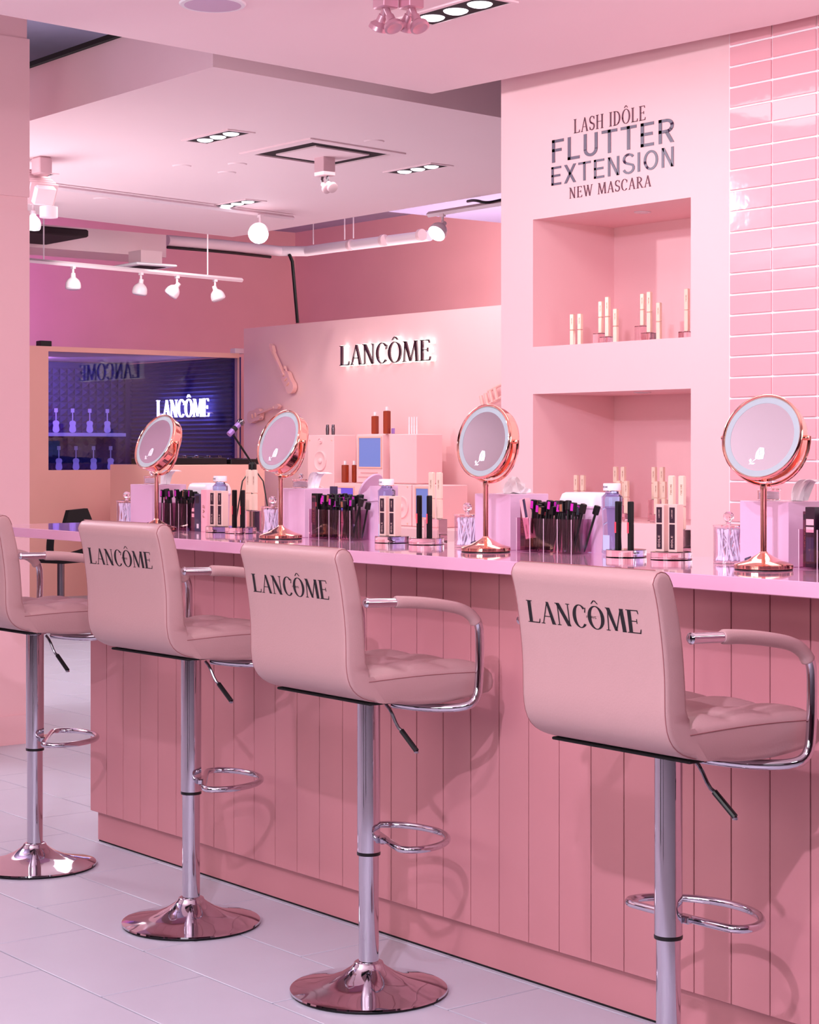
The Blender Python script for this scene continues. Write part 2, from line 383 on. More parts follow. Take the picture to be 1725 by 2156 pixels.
# ================================================================== SETTING
# floor with stone tiles
fl = struct(MB().box(-20, 6, -6, 14, -.06, -.006).build('floor', M['grout']))
cand = []
for j in range(-2, 46):
    y0 = 2.54+.2925*(j-8)
    off = 0 if j % 2 == 0 else .3
    for i in range(-30, 20):
        x0 = -4.34+.6*i+off-.6
        cx, cy = x0+.3, y0+.146
        if cy > 3.3 and cx > -5.9: continue
        px, py, d = proj((cx, cy, 0))
        if d < 2 or px < -140 or px > 1500 or py > 2350 or d > 19: continue
        if px > 260 and cy > 3.4: continue
        cand.append((d, x0, y0))
cand.sort()
tm = MB().box(0, .6, 0, .2925, -.02, 0).v
tb = MB(); tb.v = []; tb.f = []
tb.box(.0024, .5976, .0024, .2901, -.02, 0, .0012)
tile0 = tb.build('floor_tile', M['floor'], fl)
for k, (d, x0, y0) in enumerate(cand[:280]):
    o = tile0 if k == 0 else tile0.copy()
    if k: COL.objects.link(o); o.parent = fl
    o.location = (x0, y0, 0)
rest = MB()
used = {(round(a, 2), round(b, 2)) for _, a, b in cand[:280]}
for j in range(-20, 46):
    y0 = 2.54+.2925*(j-8); off = 0 if j % 2 == 0 else .3
    for i in range(-30, 18):
        x0 = -4.34+.6*i+off-.6
        if (round(x0, 2), round(y0, 2)) in used or x0 < -20 or x0 > 5.4 or y0 > 13.7: continue
        rest.box(x0+.0012, x0+.5988, y0+.0012, y0+.2913, -.02, 0)
ro = rest.build('floor_tile_field', M['floor'], fl); ro['kind'] = 'stuff'

struct(MB().box(-20, 6, -6, 14, 3.9, 4.0).build('ceiling', M['deck']))
ca = struct(MB().prism([(-5.95, -5.9), (5.9, -5.9), (5.9, 5.13), (-4.4, 5.12), (-6.155, 4.985), (-5.95, 2.9)], 2.8, 2.94).build('ceiling_front', M['ceil']))
struct(MB().prism([(-6.88, 4.37), (-7.22, 7.93), (-12.26, 7.96), (-11.6, 4.37)], 2.95, 3.21).build('ceiling_middle', M['ceil']))
struct(MB().prism([(-6.86, 4.35), (-7.2, 7.95), (-12.28, 7.98), (-11.6, 4.35)], 3.212, 3.235).build('trim_1', M['blackm']))
struct(MB().box(-13.75, -6.3, 8.5, 12.9, 3.5, 3.6).build('ceiling_far', M['lilacceil']))
sbox('wall_far', M['rose'], -18.6, 6, 12.9, 13.0, 0, 3.9)
sbox('wall_left', M['rose'], -18.6, -18.5, 2, 12.9, 0, 3.9)
sbox('wall_rear', mat('rear_wall_paint', (150, 98, 118), .7), -18.5, 6, -6, -5.9, 0, 3.9)
sbox('wall_right', bpy.data.materials['rear_wall_paint'], 5.9, 6, -5.9, 5.2, 0, 3.9)
# niche wall
nx0, nx1 = pY(1122.5, 500, 5.25).x, pY(1455, 500, 5.25).x
wx0 = pY(1055.5, 500, 5.25).x
z_a, z_b, z_c, z_d = 1.032, 1.545, 1.739, 2.263
NB = 5.716
mb = MB()
mb.box(wx0, nx0, 5.25, 5.78, 0, 3.9); mb.box(nx1, 5.9, 5.25, 5.78, 0, 3.9)
for a, b in ((0, z_a), (z_b, z_c), (z_d, 3.9)): mb.box(nx0, nx1, 5.25, 5.78, a, b)
mb.box(nx0, nx1, NB, 5.78, z_a, z_b); mb.box(nx0, nx1, NB, 5.78, z_c, z_d)
wb = struct(mb.build('wall_back', M['paint']))
# wall tiles
tx0 = pY(1539, 500, 5.25).x; tw = .2035; th = .0758; tz0 = 2.792
gw = .007
MB().box(tx0, tx0+tw*4+gw, 5.243, 5.252, .9, 2.87).build('tile_grout', M['tgrout'], wb)
t0 = MB().box(0, tw-gw, 0, .012, 0, th-gw, .0016).build('wall_tile', M['walltile'], wb)
first = True
for c in range(4):
    for r in range(-1, 25):
        o = t0 if first else t0.copy()
        if not first: COL.objects.link(o); o.parent = wb
        first = False
        o.location = (tx0+gw+c*tw, 5.2365+random.uniform(-.0006, .0006), tz0-(r+1)*th+gw/2)
        o.rotation_euler = (random.uniform(-.006, .006), 0, random.uniform(-.003, .003))
# wall lettering
def wall_text(txt, px, py, wpx_m, h, font, T, m, par, skew=0):
    c = pY(px, py, 5.25); ps, per_ = text_polys(txt, font, width=wpx_m, height=h, T=T, gap=.12)
    groups = []; k_ = 0
    for w_ in txt.split(' '): groups.append(sum(per_[k_:k_+len(w_)], [])); k_ += len(w_)
    for ps in groups: MB().polys(ps, lambda x, y: (c.x+x, 5.2478, c.z+y-h/2), fb=lambda x, y: (c.x+x, 5.2499, c.z+y-h/2)).build('text_word', m, par)
wt = thing('wall_lettering', 'dark printed lettering about lash extension mascara on the pink wall above the upper niche', 'lettering', (0, 0, 0))
mv = mat('grey_blue_vinyl', (86, 70, 96), .35)
def xw(a, b): return pY(b, 300, 5.25).x-pY(a, 300, 5.25).x
wall_text('LASH IDÔLE', 1283, 252, xw(1207, 1358), .056, 'serif', .11, M['plum'], wt)
wall_text('FLUTTER', 1287, 297, xw(1158, 1417), .092, 'sans', .13, mv, wt)
wall_text('EXTENSION', 1287, 351, xw(1156, 1417), .075, 'sans', .12, mv, wt)
wall_text('NEW MASCARA', 1283.5, 394, xw(1197, 1369), .044, 'serif', .11, M['plum'], wt)
# niche downlights
for zt in (z_d, z_b):
    dl = thing('niche_downlight', 'small round downlight in the ceiling of the %s niche' % ('upper' if zt == z_d else 'lower'), 'light', ((nx0+nx1)/2+.02, 5.42, zt))
    MB().lathe([(.03, -.004), (.034, -.003), (.034, 0)], 20).build('trim_ring', M['lampw'], dl)
    MB().lathe([(.0, -.005), (.022, -.0045), (.022, -.003)], 20).build('lens', M['dim'], dl)
# column at left
mb = MB(); cf = -7.75
mb.box(-8.9, cf, 3.1, 3.952, 0, 2.39); mb.box(-8.9, cf-.008, 3.1, 3.946, 2.39, 2.45); mb.box(-8.9, cf, 3.1, 3.952, 2.45, 3.16); mb.box(-8.9, cf-.012, 3.1, 3.945, 3.16, 3.9)
struct(mb.build('wall_column', M['paint']))
struct(MB().box(-8.91, cf+.006, 3.09, 3.956, 0, .13).build('baseboard_column', M['paint']))

# display wall with sign
lx0 = pY(513.5, 700, 10.05).x
sbox('wall_display', M['paint'], lx0, -7.0, 10.05, 10.17, 0, 2.485)
s = thing('wall_sign', 'raised backlit cream letters spelling the shop name on the pink display wall', 'sign')
pa, pb = pY(727, 750, 10.05).x, pY(919, 737, 10.05).x
_, per = text_polys('LANCÔME', 'serif', width=pb-pa, height=.175, T=.115, gap=.05)
sc = (pa+pb)/2
for q in per:
    MB().polys(q, lambda x, y: (sc+x, 9.985, 2.07+y), fb=lambda x, y: (sc+x, 10.0, 2.07+y)).build('letter_face', M['chromed'], s)
for q in per:
    def grow(p):
        gx = sum(a for a, b in p)/len(p); gy = sum(b for a, b in p)/len(p)
        return [(a+(.005 if a > gx else -.005), b+(.005 if b > gy else -.005)) for a, b in p]
    MB().polys([grow(p) for p in q], lambda x, y: (sc+x, 10.002, 2.07+y), fb=lambda x, y: (sc+x, 10.05, 2.07+y)).build('letter_return', M['halo'], s)
# display platform under the electronics
pf = sbox('display_platform', M['paint'], -13.75, -8.2, 9.28, 10.045, 0, .70); del_kind = tag(pf, 'long low pink platform carrying the speakers and old computers', 'platform')
if 'kind' in pf: del pf['kind']

# ------------------------------------------------------------------ booth
BX = -15.35; by0, by1 = 6.6, 10.05
w0, w1 = pX(102, 860, BX).y, pX(504, 860, BX).y
zb, zt = 1.14, 2.205
mb = MB()
mb.box(BX-.08, BX, by0, w0, 0, 2.25); mb.box(BX-.08, BX, w1, by1, 0, 2.25)
mb.box(BX-.08, BX, w0, w1, 0, zb); mb.box(BX-.08, BX, w0, w1, zt, 2.25)
struct(mb.build('wall_booth', M['peach']))
struct(MB().box(-17.5, BX-.08, by0, by1, 2.225, 2.25).build('ceiling_booth', M['paint']))
sbox('wall_booth_back', M['foam'], -17.5, -17.4, by0, 10.05, 0, 2.22)
sbox('wall_booth_side', M['foam'], -17.4, BX-.08, 10.05, 10.12, 0, 2.22)
sbox('wall_booth_near', M['foam'], -17.4, BX-.08, by0, by0+.06, 0, 2.22)
g = MB().box(BX-.045, BX-.035, w0, w1, zb, zt).build('window_1', M['glass']); struct(g)
# foam relief
mb = MB()
for i in range(30):
    z = 1.0+i*.042
    if z > 2.18: break
    mb.add([(-17.38, 10.05, z), (BX-.1, 10.05, z), (BX-.1, 10.05, z+.042), (-17.38, 10.05, z+.042), (-17.38, 10.015, z+.021), (BX-.1, 10.015, z+.021)],
           [(0, 1, 5, 4), (4, 5, 2, 3), (0, 4, 3), (1, 2, 5)])
fo = mb.build('foam_ridges', M['foam'], bpy.data.objects['wall_booth_side'], sharp=10); fo['kind'] = 'stuff'
mb = MB()
for i in range(34):
    for j in range(19):
        y = 7.2+i*.084; z = .9+j*.07
        if y+.084 > 10.05 or z+.07 > 2.22: continue
        mb.add([(-17.4, y, z), (-17.4, y+.084, z), (-17.4, y+.084, z+.07), (-17.4, y, z+.07), (-17.37, y+.042, z+.035)], [(0, 1, 4), (1, 2, 4), (2, 3, 4), (3, 0, 4)])
fo = mb.build('foam_pyramids', M['foam'], bpy.data.objects['wall_booth_back'], sharp=10); fo['kind'] = 'stuff'
for k, (zz, lab) in enumerate(((1.495, 'upper pale shelf on the back wall inside the blue booth'), (1.115, 'lower pale shelf on the back wall inside the blue booth'))):
    tag(MB().box(-17.37, -17.05, 7.9, 9.78 if k == 0 else 9.9, zz-.035, zz).build('booth_shelf', M['shelfb']), lab, 'shelf')
# small guitar-shaped bottles on shelves
def guitar_profile():
    pts = []
    for a in range(0, 360, 20):
        r = radians(a); x = .045*sin(r)*(1+.25*cos(2*r)); z = .062-.062*cos(r); x *= (1-.25*math.exp(-((z-.07)/.018)**2)); pts.append((x, z))
    return pts
gp = guitar_profile()
def mini_guitar():
    t = thing('mini_guitar_flacon', '', 'bottle')
    MB().add([(.012, x, z) for x, z in gp]+[(-.012, x, z) for x, z in gp], [tuple(range(18)), tuple(range(35, 17, -1))]+[(i, 18+i, 18+(i+1) % 18, (i+1) % 18) for i in range(18)]).build('body', M['shelfb'], t)
    MB().box(-.006, .006, -.005, .005, .12, .21).box(-.008, .008, -.017, .017, .205, .245).build('neck', M['shelfb'], t)
    return t
gpos = [(118, 1.497), (153, 1.497), (189, 1.497), (226, 1.497), (124, 1.117), (160, 1.117), (197, 1.117), (233, 1.117)]
nm = ['first from the left', 'second from the left', 'third from the left', 'fourth from the left']
g0 = mini_guitar()
for k, (gx, gz) in enumerate(gpos):
    p = pX(gx, 900, -17.2); lab = 'small pale guitar-shaped flacon, %s on the %s booth shelf' % (nm[k % 4], 'upper' if k < 4 else 'lower')
    if k == 0: g0.location = (p.x, p.y, gz); g0.rotation_euler = (0, 0, -.4); g0['label'] = lab; g0['group'] = 'guitar flacons in the booth'
    else: dup(g0, (p.x, p.y, gz), -.4, lab)
# neon sign
ns = thing('neon_sign', 'glowing white-violet neon shop name on the ridged navy foam wall', 'sign')
na, nb = pY(331, 859, 9.96).x, pY(441, 859, 9.96).x
_, per = text_polys('LANCÔME', 'serif', width=nb-na, height=.175, T=.15, gap=.03); nc = (na+nb)/2
for q in per: MB().polys(q, lambda x, y: (nc+x, 9.95, 1.65+y), fb=lambda x, y: (nc+x, 9.965, 1.65+y)).build('neon_letter', M['neon'], ns)
for q_ in (na+.05, nb-.05): MB().box(q_-.006, q_+.006, 9.965, 10.04, 1.68, 1.692).build('standoff', M['lampw'], ns)
# black device boxes on booth roof
for px_, lab in ((92, 'small black box on the left end of the booth roof'), (500, 'small pale box on the right end of the booth roof')):
    p = pX(px_, 720, BX-.06)
    tag(MB().box(p.x-.05, p.x+.04, p.y-.05, p.y+.06, 2.25, 2.30, .004).build('roof_device', M['black'] if px_ < 200 else M['lampw']), lab, 'device')
# ------------------------------------------------------------------ ceiling fixtures
def module(px, py, z, lab, sc_=1.0):
    c = pz(px, py, z); t = thing('recessed_spot_module', lab, 'light', (c.x, c.y, z), group='three-lamp recessed modules')
    L, W = .225*sc_, .085*sc_
    MB().box(-L, L, -W, -W+.018, -.006, 0).box(-L, L, W-.018, W, -.006, 0).box(-L, -L+.018, -W+.018, W-.018, -.006, 0).box(L-.018, L, -W+.018, W-.018, -.006, 0).build('frame', M['ceil'], t)
    MB().box(-L+.018, L-.018, -W+.018, W-.018, -.003, -.001).build('housing', M['vent'], t)
    for i in (-1, 0, 1):
        MB().lathe([(.0, -.014), (.028, -.012), (.040, -.007), (.043, -.003)], 20, (i*.125*sc_, 0, 0)).build('lamp', M['bulbs'], t)
    return t
module(960, 21, 2.8, 'large recessed three-lamp module at the top edge of the picture')
module(459, 287, 2.95, 'recessed three-lamp module left of the square ceiling vent')
module(880, 355, 2.95, 'recessed three-lamp module right of the square ceiling vent')
module(500, 428, 2.95, 'recessed three-lamp module above the bright spot lamp')
module(60, 372, 2.95, 'recessed three-lamp module half hidden by the left column')
c = pz(448, 8, 2.8); sp = thing('ceiling_speaker', 'round white-rimmed grille speaker in the front ceiling', 'speaker', (c.x, c.y, 2.8))
MB().lathe([(.093, -.006), (.108, -.005), (.112, 0)], 40).build('rim', M['white'], sp)
MB().lathe([(0, -.009), (.06, -.0085), (.095, -.006)], 40).build('grille', M['speakergrey'], sp)
# vent
vq = [pz(504, 323, 2.95), pz(654, 289, 2.95), pz(855, 323, 2.95), pz(703, 351, 2.95)]
vc = sum(vq, Vector())/4; ex = (vq[2]+vq[3]-vq[0]-vq[1])/4; ey = (vq[1]+vq[2]-vq[0]-vq[3])/4
v = thing('ceiling_vent', 'square pink air diffuser with dark slots in the middle ceiling', 'vent', vc)
def ringq(mb, a, b, z0, z1):
    P = lambda k, sx, sy, z: (ex*sx*k+ey*sy*k+Vector((0, 0, z)))
    cs = [(-1, -1), (1, -1), (1, 1), (-1, 1)]
    vs = [P(a, *c_, z0) for c_ in cs]+[P(b, *c_, z1) for c_ in cs]
    mb.add(vs, [(i, (i+1) % 4, 4+(i+1) % 4, 4+i) for i in range(4)])
mb = MB(); ringq(mb, 1.0, 1.0, 0, -.008); ringq(mb, 1, .82, -.008, -.010); ringq(mb, .82, .82, -.010, 0); mb.build('frame', M['ceil'], v)
mb = MB(); ringq(mb, .82, .40, -.002, -.002); mb.build('slot', M['vent'], v)
mb = MB(); ringq(mb, .56, .56, -.004, -.012); ringq(mb, .56, .001, -.012, -.012); mb.build('centre_plate', M['ceil'], v)
for i, (a, b) in enumerate(((383, 349), (478, 363), (214, 418), (788, 297), (500, 345))):
    c = pz(a, b, 2.95)
    tag(MB().lathe([(0, -.006), (.05, -.006), (.056, 0)], 24, (0, 0, 0)).build('cover_plate', M['ceil'], loc=(c.x, c.y, 2.95)),
        ['round pink cover plate left of centre on the middle ceiling', 'round pink cover plate nearer the bright spot lamp', 'round pink cover plate near the projector track', 'round pink cover plate above the square vent', 'round pink cover plate beside the left vent corner'][i], 'cover plate', 'flush cover plates')
# emergency lamp with two heads
def twin_head(px, py, z, lab, drop=.0, s_=1.0):
    c = pz(px, py, z); t = thing('twin_head_lamp', lab, 'light', (c.x, c.y, z))
    MB().box(-.045*s_, .045*s_, -.04*s_, .04*s_, -.115*s_-drop, 0, .004).build('junction_box', M['duct'], t)
    for k in (0, 1):
        sx = -.02+.05*k
        MB().tube([(sx, 0, -.115*s_-drop), (sx+.006, -.01, -.14*s_-drop), (sx+.03, -.012, -.165*s_-drop)], .008, 8, smooth=1).build('arm', M['chromed'], t)
        m_ = Matrix.Translation((sx+.045, -.015, -.175*s_-drop)) @ Matrix.Rotation(radians(125), 4, 'Y')
        MB().lathe([(0, -.03), (.014, -.028), (.016, -.005), (.03, .012), (.03, .03), (.024, .034), (0, .034)], 18, mtx=m_).build('lamp_head', M['duct'], t)
    return t
twin_head(684, 328, 2.95, 'pink box lamp with two small heads hanging under the square vent')
def head_cluster(px, lab):
    c = pz(px, 6, 2.76); t = thing('clustered_spot_head', lab, 'light', (c.x, c.y, 2.8))
    MB().box(-.03, .03, -.03, .03, -.06, 0, .004).tube([(0, 0, -.05), (-.02, 0, -.09)], .010, 10).tube([(0, 0, -.05), (.03, 0, -.10)], .010, 10).build('stem', M['rosemetal'], t)
    for k, (dx, dz, an) in enumerate(((-.026, -.095, 215), (.032, -.105, 150))):
        m_ = Matrix.Translation((dx, 0, dz)) @ Matrix.Rotation(radians(an), 4, 'Y') @ Matrix.Scale(1.15, 4)
        MB().lathe([(0, -.02), (.012, -.019), (.014, 0), (.026, .012), (.028, .024), (.022, .027), (0, .02)], 20, mtx=m_).build('lamp_head', M['rosemetal'], t)
head_cluster(812, 'left pair of chrome spot heads cut by the top edge of the picture')
head_cluster(866, 'right pair of chrome spot heads cut by the top edge of the picture')
# spotlights
def par_lamp(name, loc, lab, tilt, yaw, m_lens, grp=None, s_=1.0, stem=.05):
    t = thing(name, lab, 'light', loc, group=grp)
    MB().box(-.02, .02, -.012, .012, -.02, 0).tube([(0, 0, -.02), (0, 0, -.02-stem)], .009, 8).build('bracket', M['lampw'], t)
    m_ = Matrix.Translation((0, 0, -.03-stem)) @ Matrix.Rotation(yaw, 4, 'Z') @ Matrix.Rotation(tilt, 4, 'Y') @ Matrix.Scale(s_, 4)
    MB().lathe([(0, .03), (.018, .028), (.020, -.004), (.030, -.012), (.047, -.027), (.057, -.047), (.0605, -.066), (.060, -.088)], 24, mtx=m_).build('bulb_shell', M['lampw'], t)
    MB().lathe([(.059, -.088), (.052, -.097), (.03, -.103), (0, -.105)], 24, mtx=m_).build('lens', m_lens, t)
    return t
def rail(name, p0, p1, lab, w_=.017, cat='light track'):
    p0, p1 = Vector(p0), Vector(p1); return tag(MB().tube([p0, p1], w_, 4).build(name, M['lampw'], sharp=20), lab, cat)
# hanging track with four spots
ta, tb_ = pz(40, 546, 2.75), pz(510, 590, 2.75)
rail('lighting_track', ta, tb_, 'thin white hanging track carrying four unlit lamps', .018)
for i, a in enumerate((154, 297, 373, 453)):
    u = (pz(a, 0, 2.75) - pz(a, 0, 2.75)); 
    t_ = (a-40)/(510-40); p = ta.lerp(tb_, t_)
    for _ in range(6):
        e = a-proj(p)[0]; t_ += e/470; p = ta.lerp(tb_, t_)
    par_lamp('track_lamp', (p.x, p.y, 2.735), 'unlit white reflector lamp, %s from the left on the hanging track' % ['first', 'second', 'third', 'fourth'][i], [0.0, .15, .65, -.35][i], .9, M['dim'], 'lamps on the hanging track')
for a in (87, 430):
    t_ = (a-40)/470; p = ta.lerp(tb_, t_)
    tag(MB().tube([(p.x, p.y, 2.768), (p.x, p.y, 3.9)], .006, 6).build('suspension_rod', M['lampw']), 'thin rod holding the %s part of the hanging lamp track' % ('left' if a < 200 else 'right'), 'rod')
# track below middle ceiling with lit lamp
ta, tb_ = pz(95, 392, 2.925), pz(618, 459, 2.925)
rail('lighting_track', ta, tb_, 'white track under the middle ceiling carrying the brightest lamp', .015)
p = pz(548, 449, 2.925); L1 = par_lamp('track_lamp', (p.x, p.y, 2.915), 'brightest lit reflector lamp facing the viewer below the middle ceiling', -1.15, radians(-42), M['bulb'], stem=.07, s_=1.15)
ta, tb_ = pz(902, 452, 2.93), pz(1100, 420, 2.93)
rail('lighting_track', ta, tb_, 'short track beside the wall edge carrying a lit ring lamp', .02)
p = pz(932, 447, 2.93); par_lamp('track_lamp', (p.x, p.y, 2.92), 'lit reflector lamp on the short track near the wall edge', -.85, radians(-75), M['bulbs'], stem=.05, s_=1.05)
tag(MB().tube([pz(985, 424, 2.96), pz(1000, 421, 2.93), pz(1025, 428, 2.90), pz(1060, 420, 2.94)], .010, 6, smooth=2).build('black_cable', M['black']), 'black cable looping over the short track', 'cable')
# projector fixture at left
p = pz(88, 350, 2.90); t = thing('stage_projector', 'pink finned stage projector half hidden behind the left column', 'light', p)
MB().box(-.05, .05, -.04, .04, -.05, .05, .01).build('clamp_base', M['duct'], t)
m_ = Matrix.Rotation(radians(28), 4, 'Y')
for k in range(7):
    vs = MB().box(-.14+.035*k, -.125+.035*k, -.085, .085, -.20, -.07, .004); vs.v = [tuple(m_ @ Vector(q)) for q in vs.v]; vs.build('cooling_fin', M['duct'], t)
b_ = MB().box(-.13, .12, -.06, .06, -.19, -.08, .01); b_.v = [tuple(m_ @ Vector(q)) for q in b_.v]; b_.build('body', M['lampw'], t)
MB().lathe([(0, 0), (.05, 0), (.05, .06), (.04, .062), (0, .05)], 20, (.12, -.02, -.30)).build('lens_barrel', M['lampw'], t)
rail('lighting_track', pz(40, 423, 2.94), pz(84, 429, 2.94), 'short track end beside the left column', .009)
p = pz(70, 428, 2.93); par_lamp('track_lamp', (p.x, p.y, 2.937), 'lit reflector lamp peeking out from behind the left column', .3, 0, M['bulbs'])
# pipes and duct
tag(MB().tube([pz(352, 506, 3.15), pz(470, 516, 3.15), (-14.45, 9.9, 3.15), (-14.3, 10.1, 3.15), (-13.9, 10.1, 3.15), pz(905, 496, 3.15)], .047, 14).build('ceiling_pipe', M['lampw']), 'thick white pipe running around the corner above the display wall', 'pipe')
pp = bpy.data.objects['ceiling_pipe']
for a in (730, 800, 880):
    q = pz(a, 515-(a-730)*.14, 3.15)
    MB().lathe([(.05, -.02), (.052, 0), (.05, .02)], 16, (0, 0, 0), Matrix.Rotation(pi/2, 4, 'Y')).build('pipe_collar', M['duct'], pp, loc=(q.x, 10.1, 3.15))
for a in (615, 796, 845):
    q = pz(a, 520, 3.15)
    tag(MB().tube([(q.x, 10.02, 3.19), (q.x, 10.02, 3.9)], .006, 6).build('suspension_rod', M['lampw']), 'thin rod holding the white pipe, %s' % {615: 'at its corner', 796: 'at mid length', 845: 'near the ring lamp'}[a], 'rod')
tag(MB().tube([(-14.38, 9.96, 3.12), (-14.36, 9.98, 3.05), (-14.36, 10.04, 2.49)], .016, 8).build('black_cable', M['black']), 'black vertical cable dropping from the pipe to the display wall', 'cable')
_d = Vector((0, 0, -.060))
tag(MB().tube([pz(352, 506, 3.15)+_d, pz(470, 516, 3.15)+_d, Vector((-14.45, 9.8, 3.09))], .013, 8, smooth=1).build('black_cable', M['black']), 'black cable sagging along the underside of the white pipe', 'cable')
q0, q1 = pz(350, 542, 2.95), pz(40, 518, 2.95)
tag(MB().prism([(q0.x, q0.y), (q1.x, q1.y), (q1.x-.55, q1.y), (q0.x-.55, q0.y)], 2.95, 3.14).build('air_duct', M['duct']), 'long boxy pink air duct above the booth', 'duct')
p = pz(306, 563, 2.82); t = thing('duct_diffuser', 'square white diffuser hanging below the air duct', 'vent', (p.x, p.y, 2.82))
MB().box(-.1, .1, -.1, .1, .02, .13).build('neck', M['duct'], t); MB().box(-.19, .19, -.19, .19, 0, .02, .006).build('plate', M['white'], t)
MB().box(-.12, .12, -.12, .12, -.004, 0).build('slot', M['vent'], t)
p = pz(75, 493, 3.0); tag(MB().box(p.x-.4, p.x+.3, p.y-.4, p.y+.3, 2.97, 3.03, .01).build('dark_grille', M['vent']), 'dark grille beside the left column under the duct', 'vent')
# deck clutter above the left aisle
tag(MB().box(-12.8, -12.2, 2.8, 6.2, 3.4, 3.8, .02).build('deck_duct', M['lilacceil']), 'lilac duct seen through the gap above the ceiling edge', 'duct')
tag(MB().box(-11.5, -7.5, 5.5, 5.62, 3.45, 3.6).build('deck_beam', M['black']), 'black beam seen through the gap above the ceiling edge', 'beam')

# lowered ceiling of the left aisle and a partition there (seen in the mirrors and in the chrome)
struct(MB().box(-18.4, -6.5, -5.9, .9, 2.9, 3.9).build('ceiling_left', M['ceil']))
sbox('wall_partition', M['paint'], -18.4, -6.5, -3.1, -3.0, 0, 2.9)
struct(MB().box(-6.2, -2.6, -5.89, -5.85, 0, 2.5).build('dark_panel_1', M['black']))  # unseen black panel added as a dark reflection for the chrome
struct(MB().box(5.85, 5.89, -3.2, -.2, 0, 2.5).build('dark_panel_2', M['black']))  # another added panel, gives the chrome something dark to mirror
struct(MB().box(-9.2, -8.0, -2.99, -2.95, 0, 2.3).build('dark_panel_3', M['black']))  # out-of-view dark panel, made up for reflections
tag(MB().box(-9.6, -6.6, 2.35, 2.55, 3.30, 3.44, .01).build('deck_beam', M['lampw']), 'white beam under the deck above the left aisle', 'beam')
tag(MB().tube([(-9.6, 2.75, 3.5), (-6.6, 2.70, 3.5)], .03, 8).build('deck_pipe', M['black']), 'black pipe under the deck above the left aisle', 'pipe')
struct(MB().box(-3.75, -3.55, .15, .35, 0, 1.5, .01).build('unseen_post_1', M['black']))  # unseen post added so the stool poles reflect a dark stripe
struct(MB().box(-2.62, -2.48, .25, .39, 0, 1.3, .01).build('unseen_post_2', M['black']))  # second added post, out of view, darkens the chrome reflections
# ================================================================== BAR
BXL = -5.678
bar = thing('bar_counter', 'long pink bar base of vertical boards under the glossy counter', 'bar', (BXL, 3.12, 0))
bd = MB().box(.0015, .1086, 0, .02, .103, 1.0185, .0016).build('board', M['bar'], bar)
nb_ = 44
for i in range(nb_):
    o = bd if i == 0 else bd.copy()
    if i: COL.objects.link(o); o.parent = bar
    o.location = (i*.1101, 0, 0)
MB().box(.004, .1101*nb_, .0195, .03, .105, 1.018).build('backing', M['joint'], bar)
MB().box(.0, .012, .0205, .33, .103, 1.018).box(.1101*nb_-.012, .1101*nb_, .0205, .33, .103, 1.018).build('end_panel', M['bar'], bar)
MB().box(.018, .1101*nb_-.02, .02, .32, .006, .103).build('plinth', M['bar'], bar)
MB().box(.020, .1101*nb_-.02, .022, .31, 0, .006).build('floor_gap', M['blackm'], bar)
CT = 1.0526
CB = 3.445
tag(MB().box(-6.12, -.75, 2.94, CB, 1.0205, CT, .0015).build('countertop', M['top']), 'long glossy pink-lilac countertop running across the bar', 'countertop')

# ------------------------------------------------------------------ stools
def arc_pts(pts, sm=2):
    for _ in range(sm):
        q = []; n = len(pts)
        for i in range(n):
            a, b = pts[i], pts[(i+1) % n]
            q.append((a[0]*.75+b[0]*.25, a[1]*.75+b[1]*.25)); q.append((a[0]*.25+b[0]*.75, a[1]*.25+b[1]*.75))
        pts = q
    return pts
def offs(poly, d, keep=()):
    n = len(poly); out = []
    area_ = sum(poly[i][0]*poly[(i+1) % n][1]-poly[(i+1) % n][0]*poly[i][1] for i in range(n))
    sg = 1 if area_ > 0 else -1
    for i in range(n):
        ax, ay = poly[i-1]; bx, by = poly[(i+1) % n]; tx, ty = bx-ax, by-ay; l = sqrt(tx*tx+ty*ty) or 1
        e_ = 0 if i in keep else d
        out.append((poly[i][0]-sg*ty/l*e_, poly[i][1]+sg*tx/l*e_))
    return out
def resample(P, n):
    L = [0]
    for i in range(1, len(P)): L.append(L[-1]+sqrt((P[i][0]-P[i-1][0])**2+(P[i][1]-P[i-1][1])**2))
    out = []; k = 0
    for i in range(n):
        s_ = L[-1]*i/(n-1)
        while k < len(L)-2 and L[k+1] < s_: k += 1
        u = (s_-L[k])/((L[k+1]-L[k]) or 1); out.append((P[k][0]+(P[k+1][0]-P[k][0])*u, P[k][1]+(P[k+1][1]-P[k][1])*u))
    return out
def chaikin(P, k=2):
    for _ in range(k):
        q = [P[0]]
        for i in range(len(P)-1):
            a, b = P[i], P[i+1]; q += [(a[0]*.75+b[0]*.25, a[1]*.75+b[1]*.25), (a[0]*.25+b[0]*.75, a[1]*.25+b[1]*.75)]
        q.append(P[-1]); P = q
    return P
# heights below are written for a seat underside at z = .72, pole at y = 0
OUT = chaikin([(-.243, 1.066), (-.232, 1.03), (-.220, .96), (-.213, .90), (-.212, .85), (-.212, .815), (-.203, .775), (-.178, .748), (-.14, .733), (-.10, .728)], 2)
INN = chaikin([(-.148, .792), (-.150, .82), (-.154, .88), (-.160, .95), (-.172, 1.01), (-.186, 1.060)], 2)
TOPC = chaikin([(-.186, 1.060), (-.196, 1.083), (-.216, 1.092), (-.236, 1.086), (-.243, 1.066)], 2)
BACK = resample(OUT, 26)[:-1]+[(-.10, .728)]+resample(INN, 16)+resample(TOPC, 8)[1:-1]
SEAT_TOP = [(-.148, .792)]+[(-.148+.345*i/28, .792+.004*sin(pi*i/28)) for i in range(1, 29)]
SEAT = SEAT_TOP+[(.212, .786), (.224, .774), (.229, .756), (.225, .738), (.212, .729)]+[(.212-(.312)*i/8, .729-.001*i/8-.014*sin(pi*i/8)) for i in range(1, 9)]
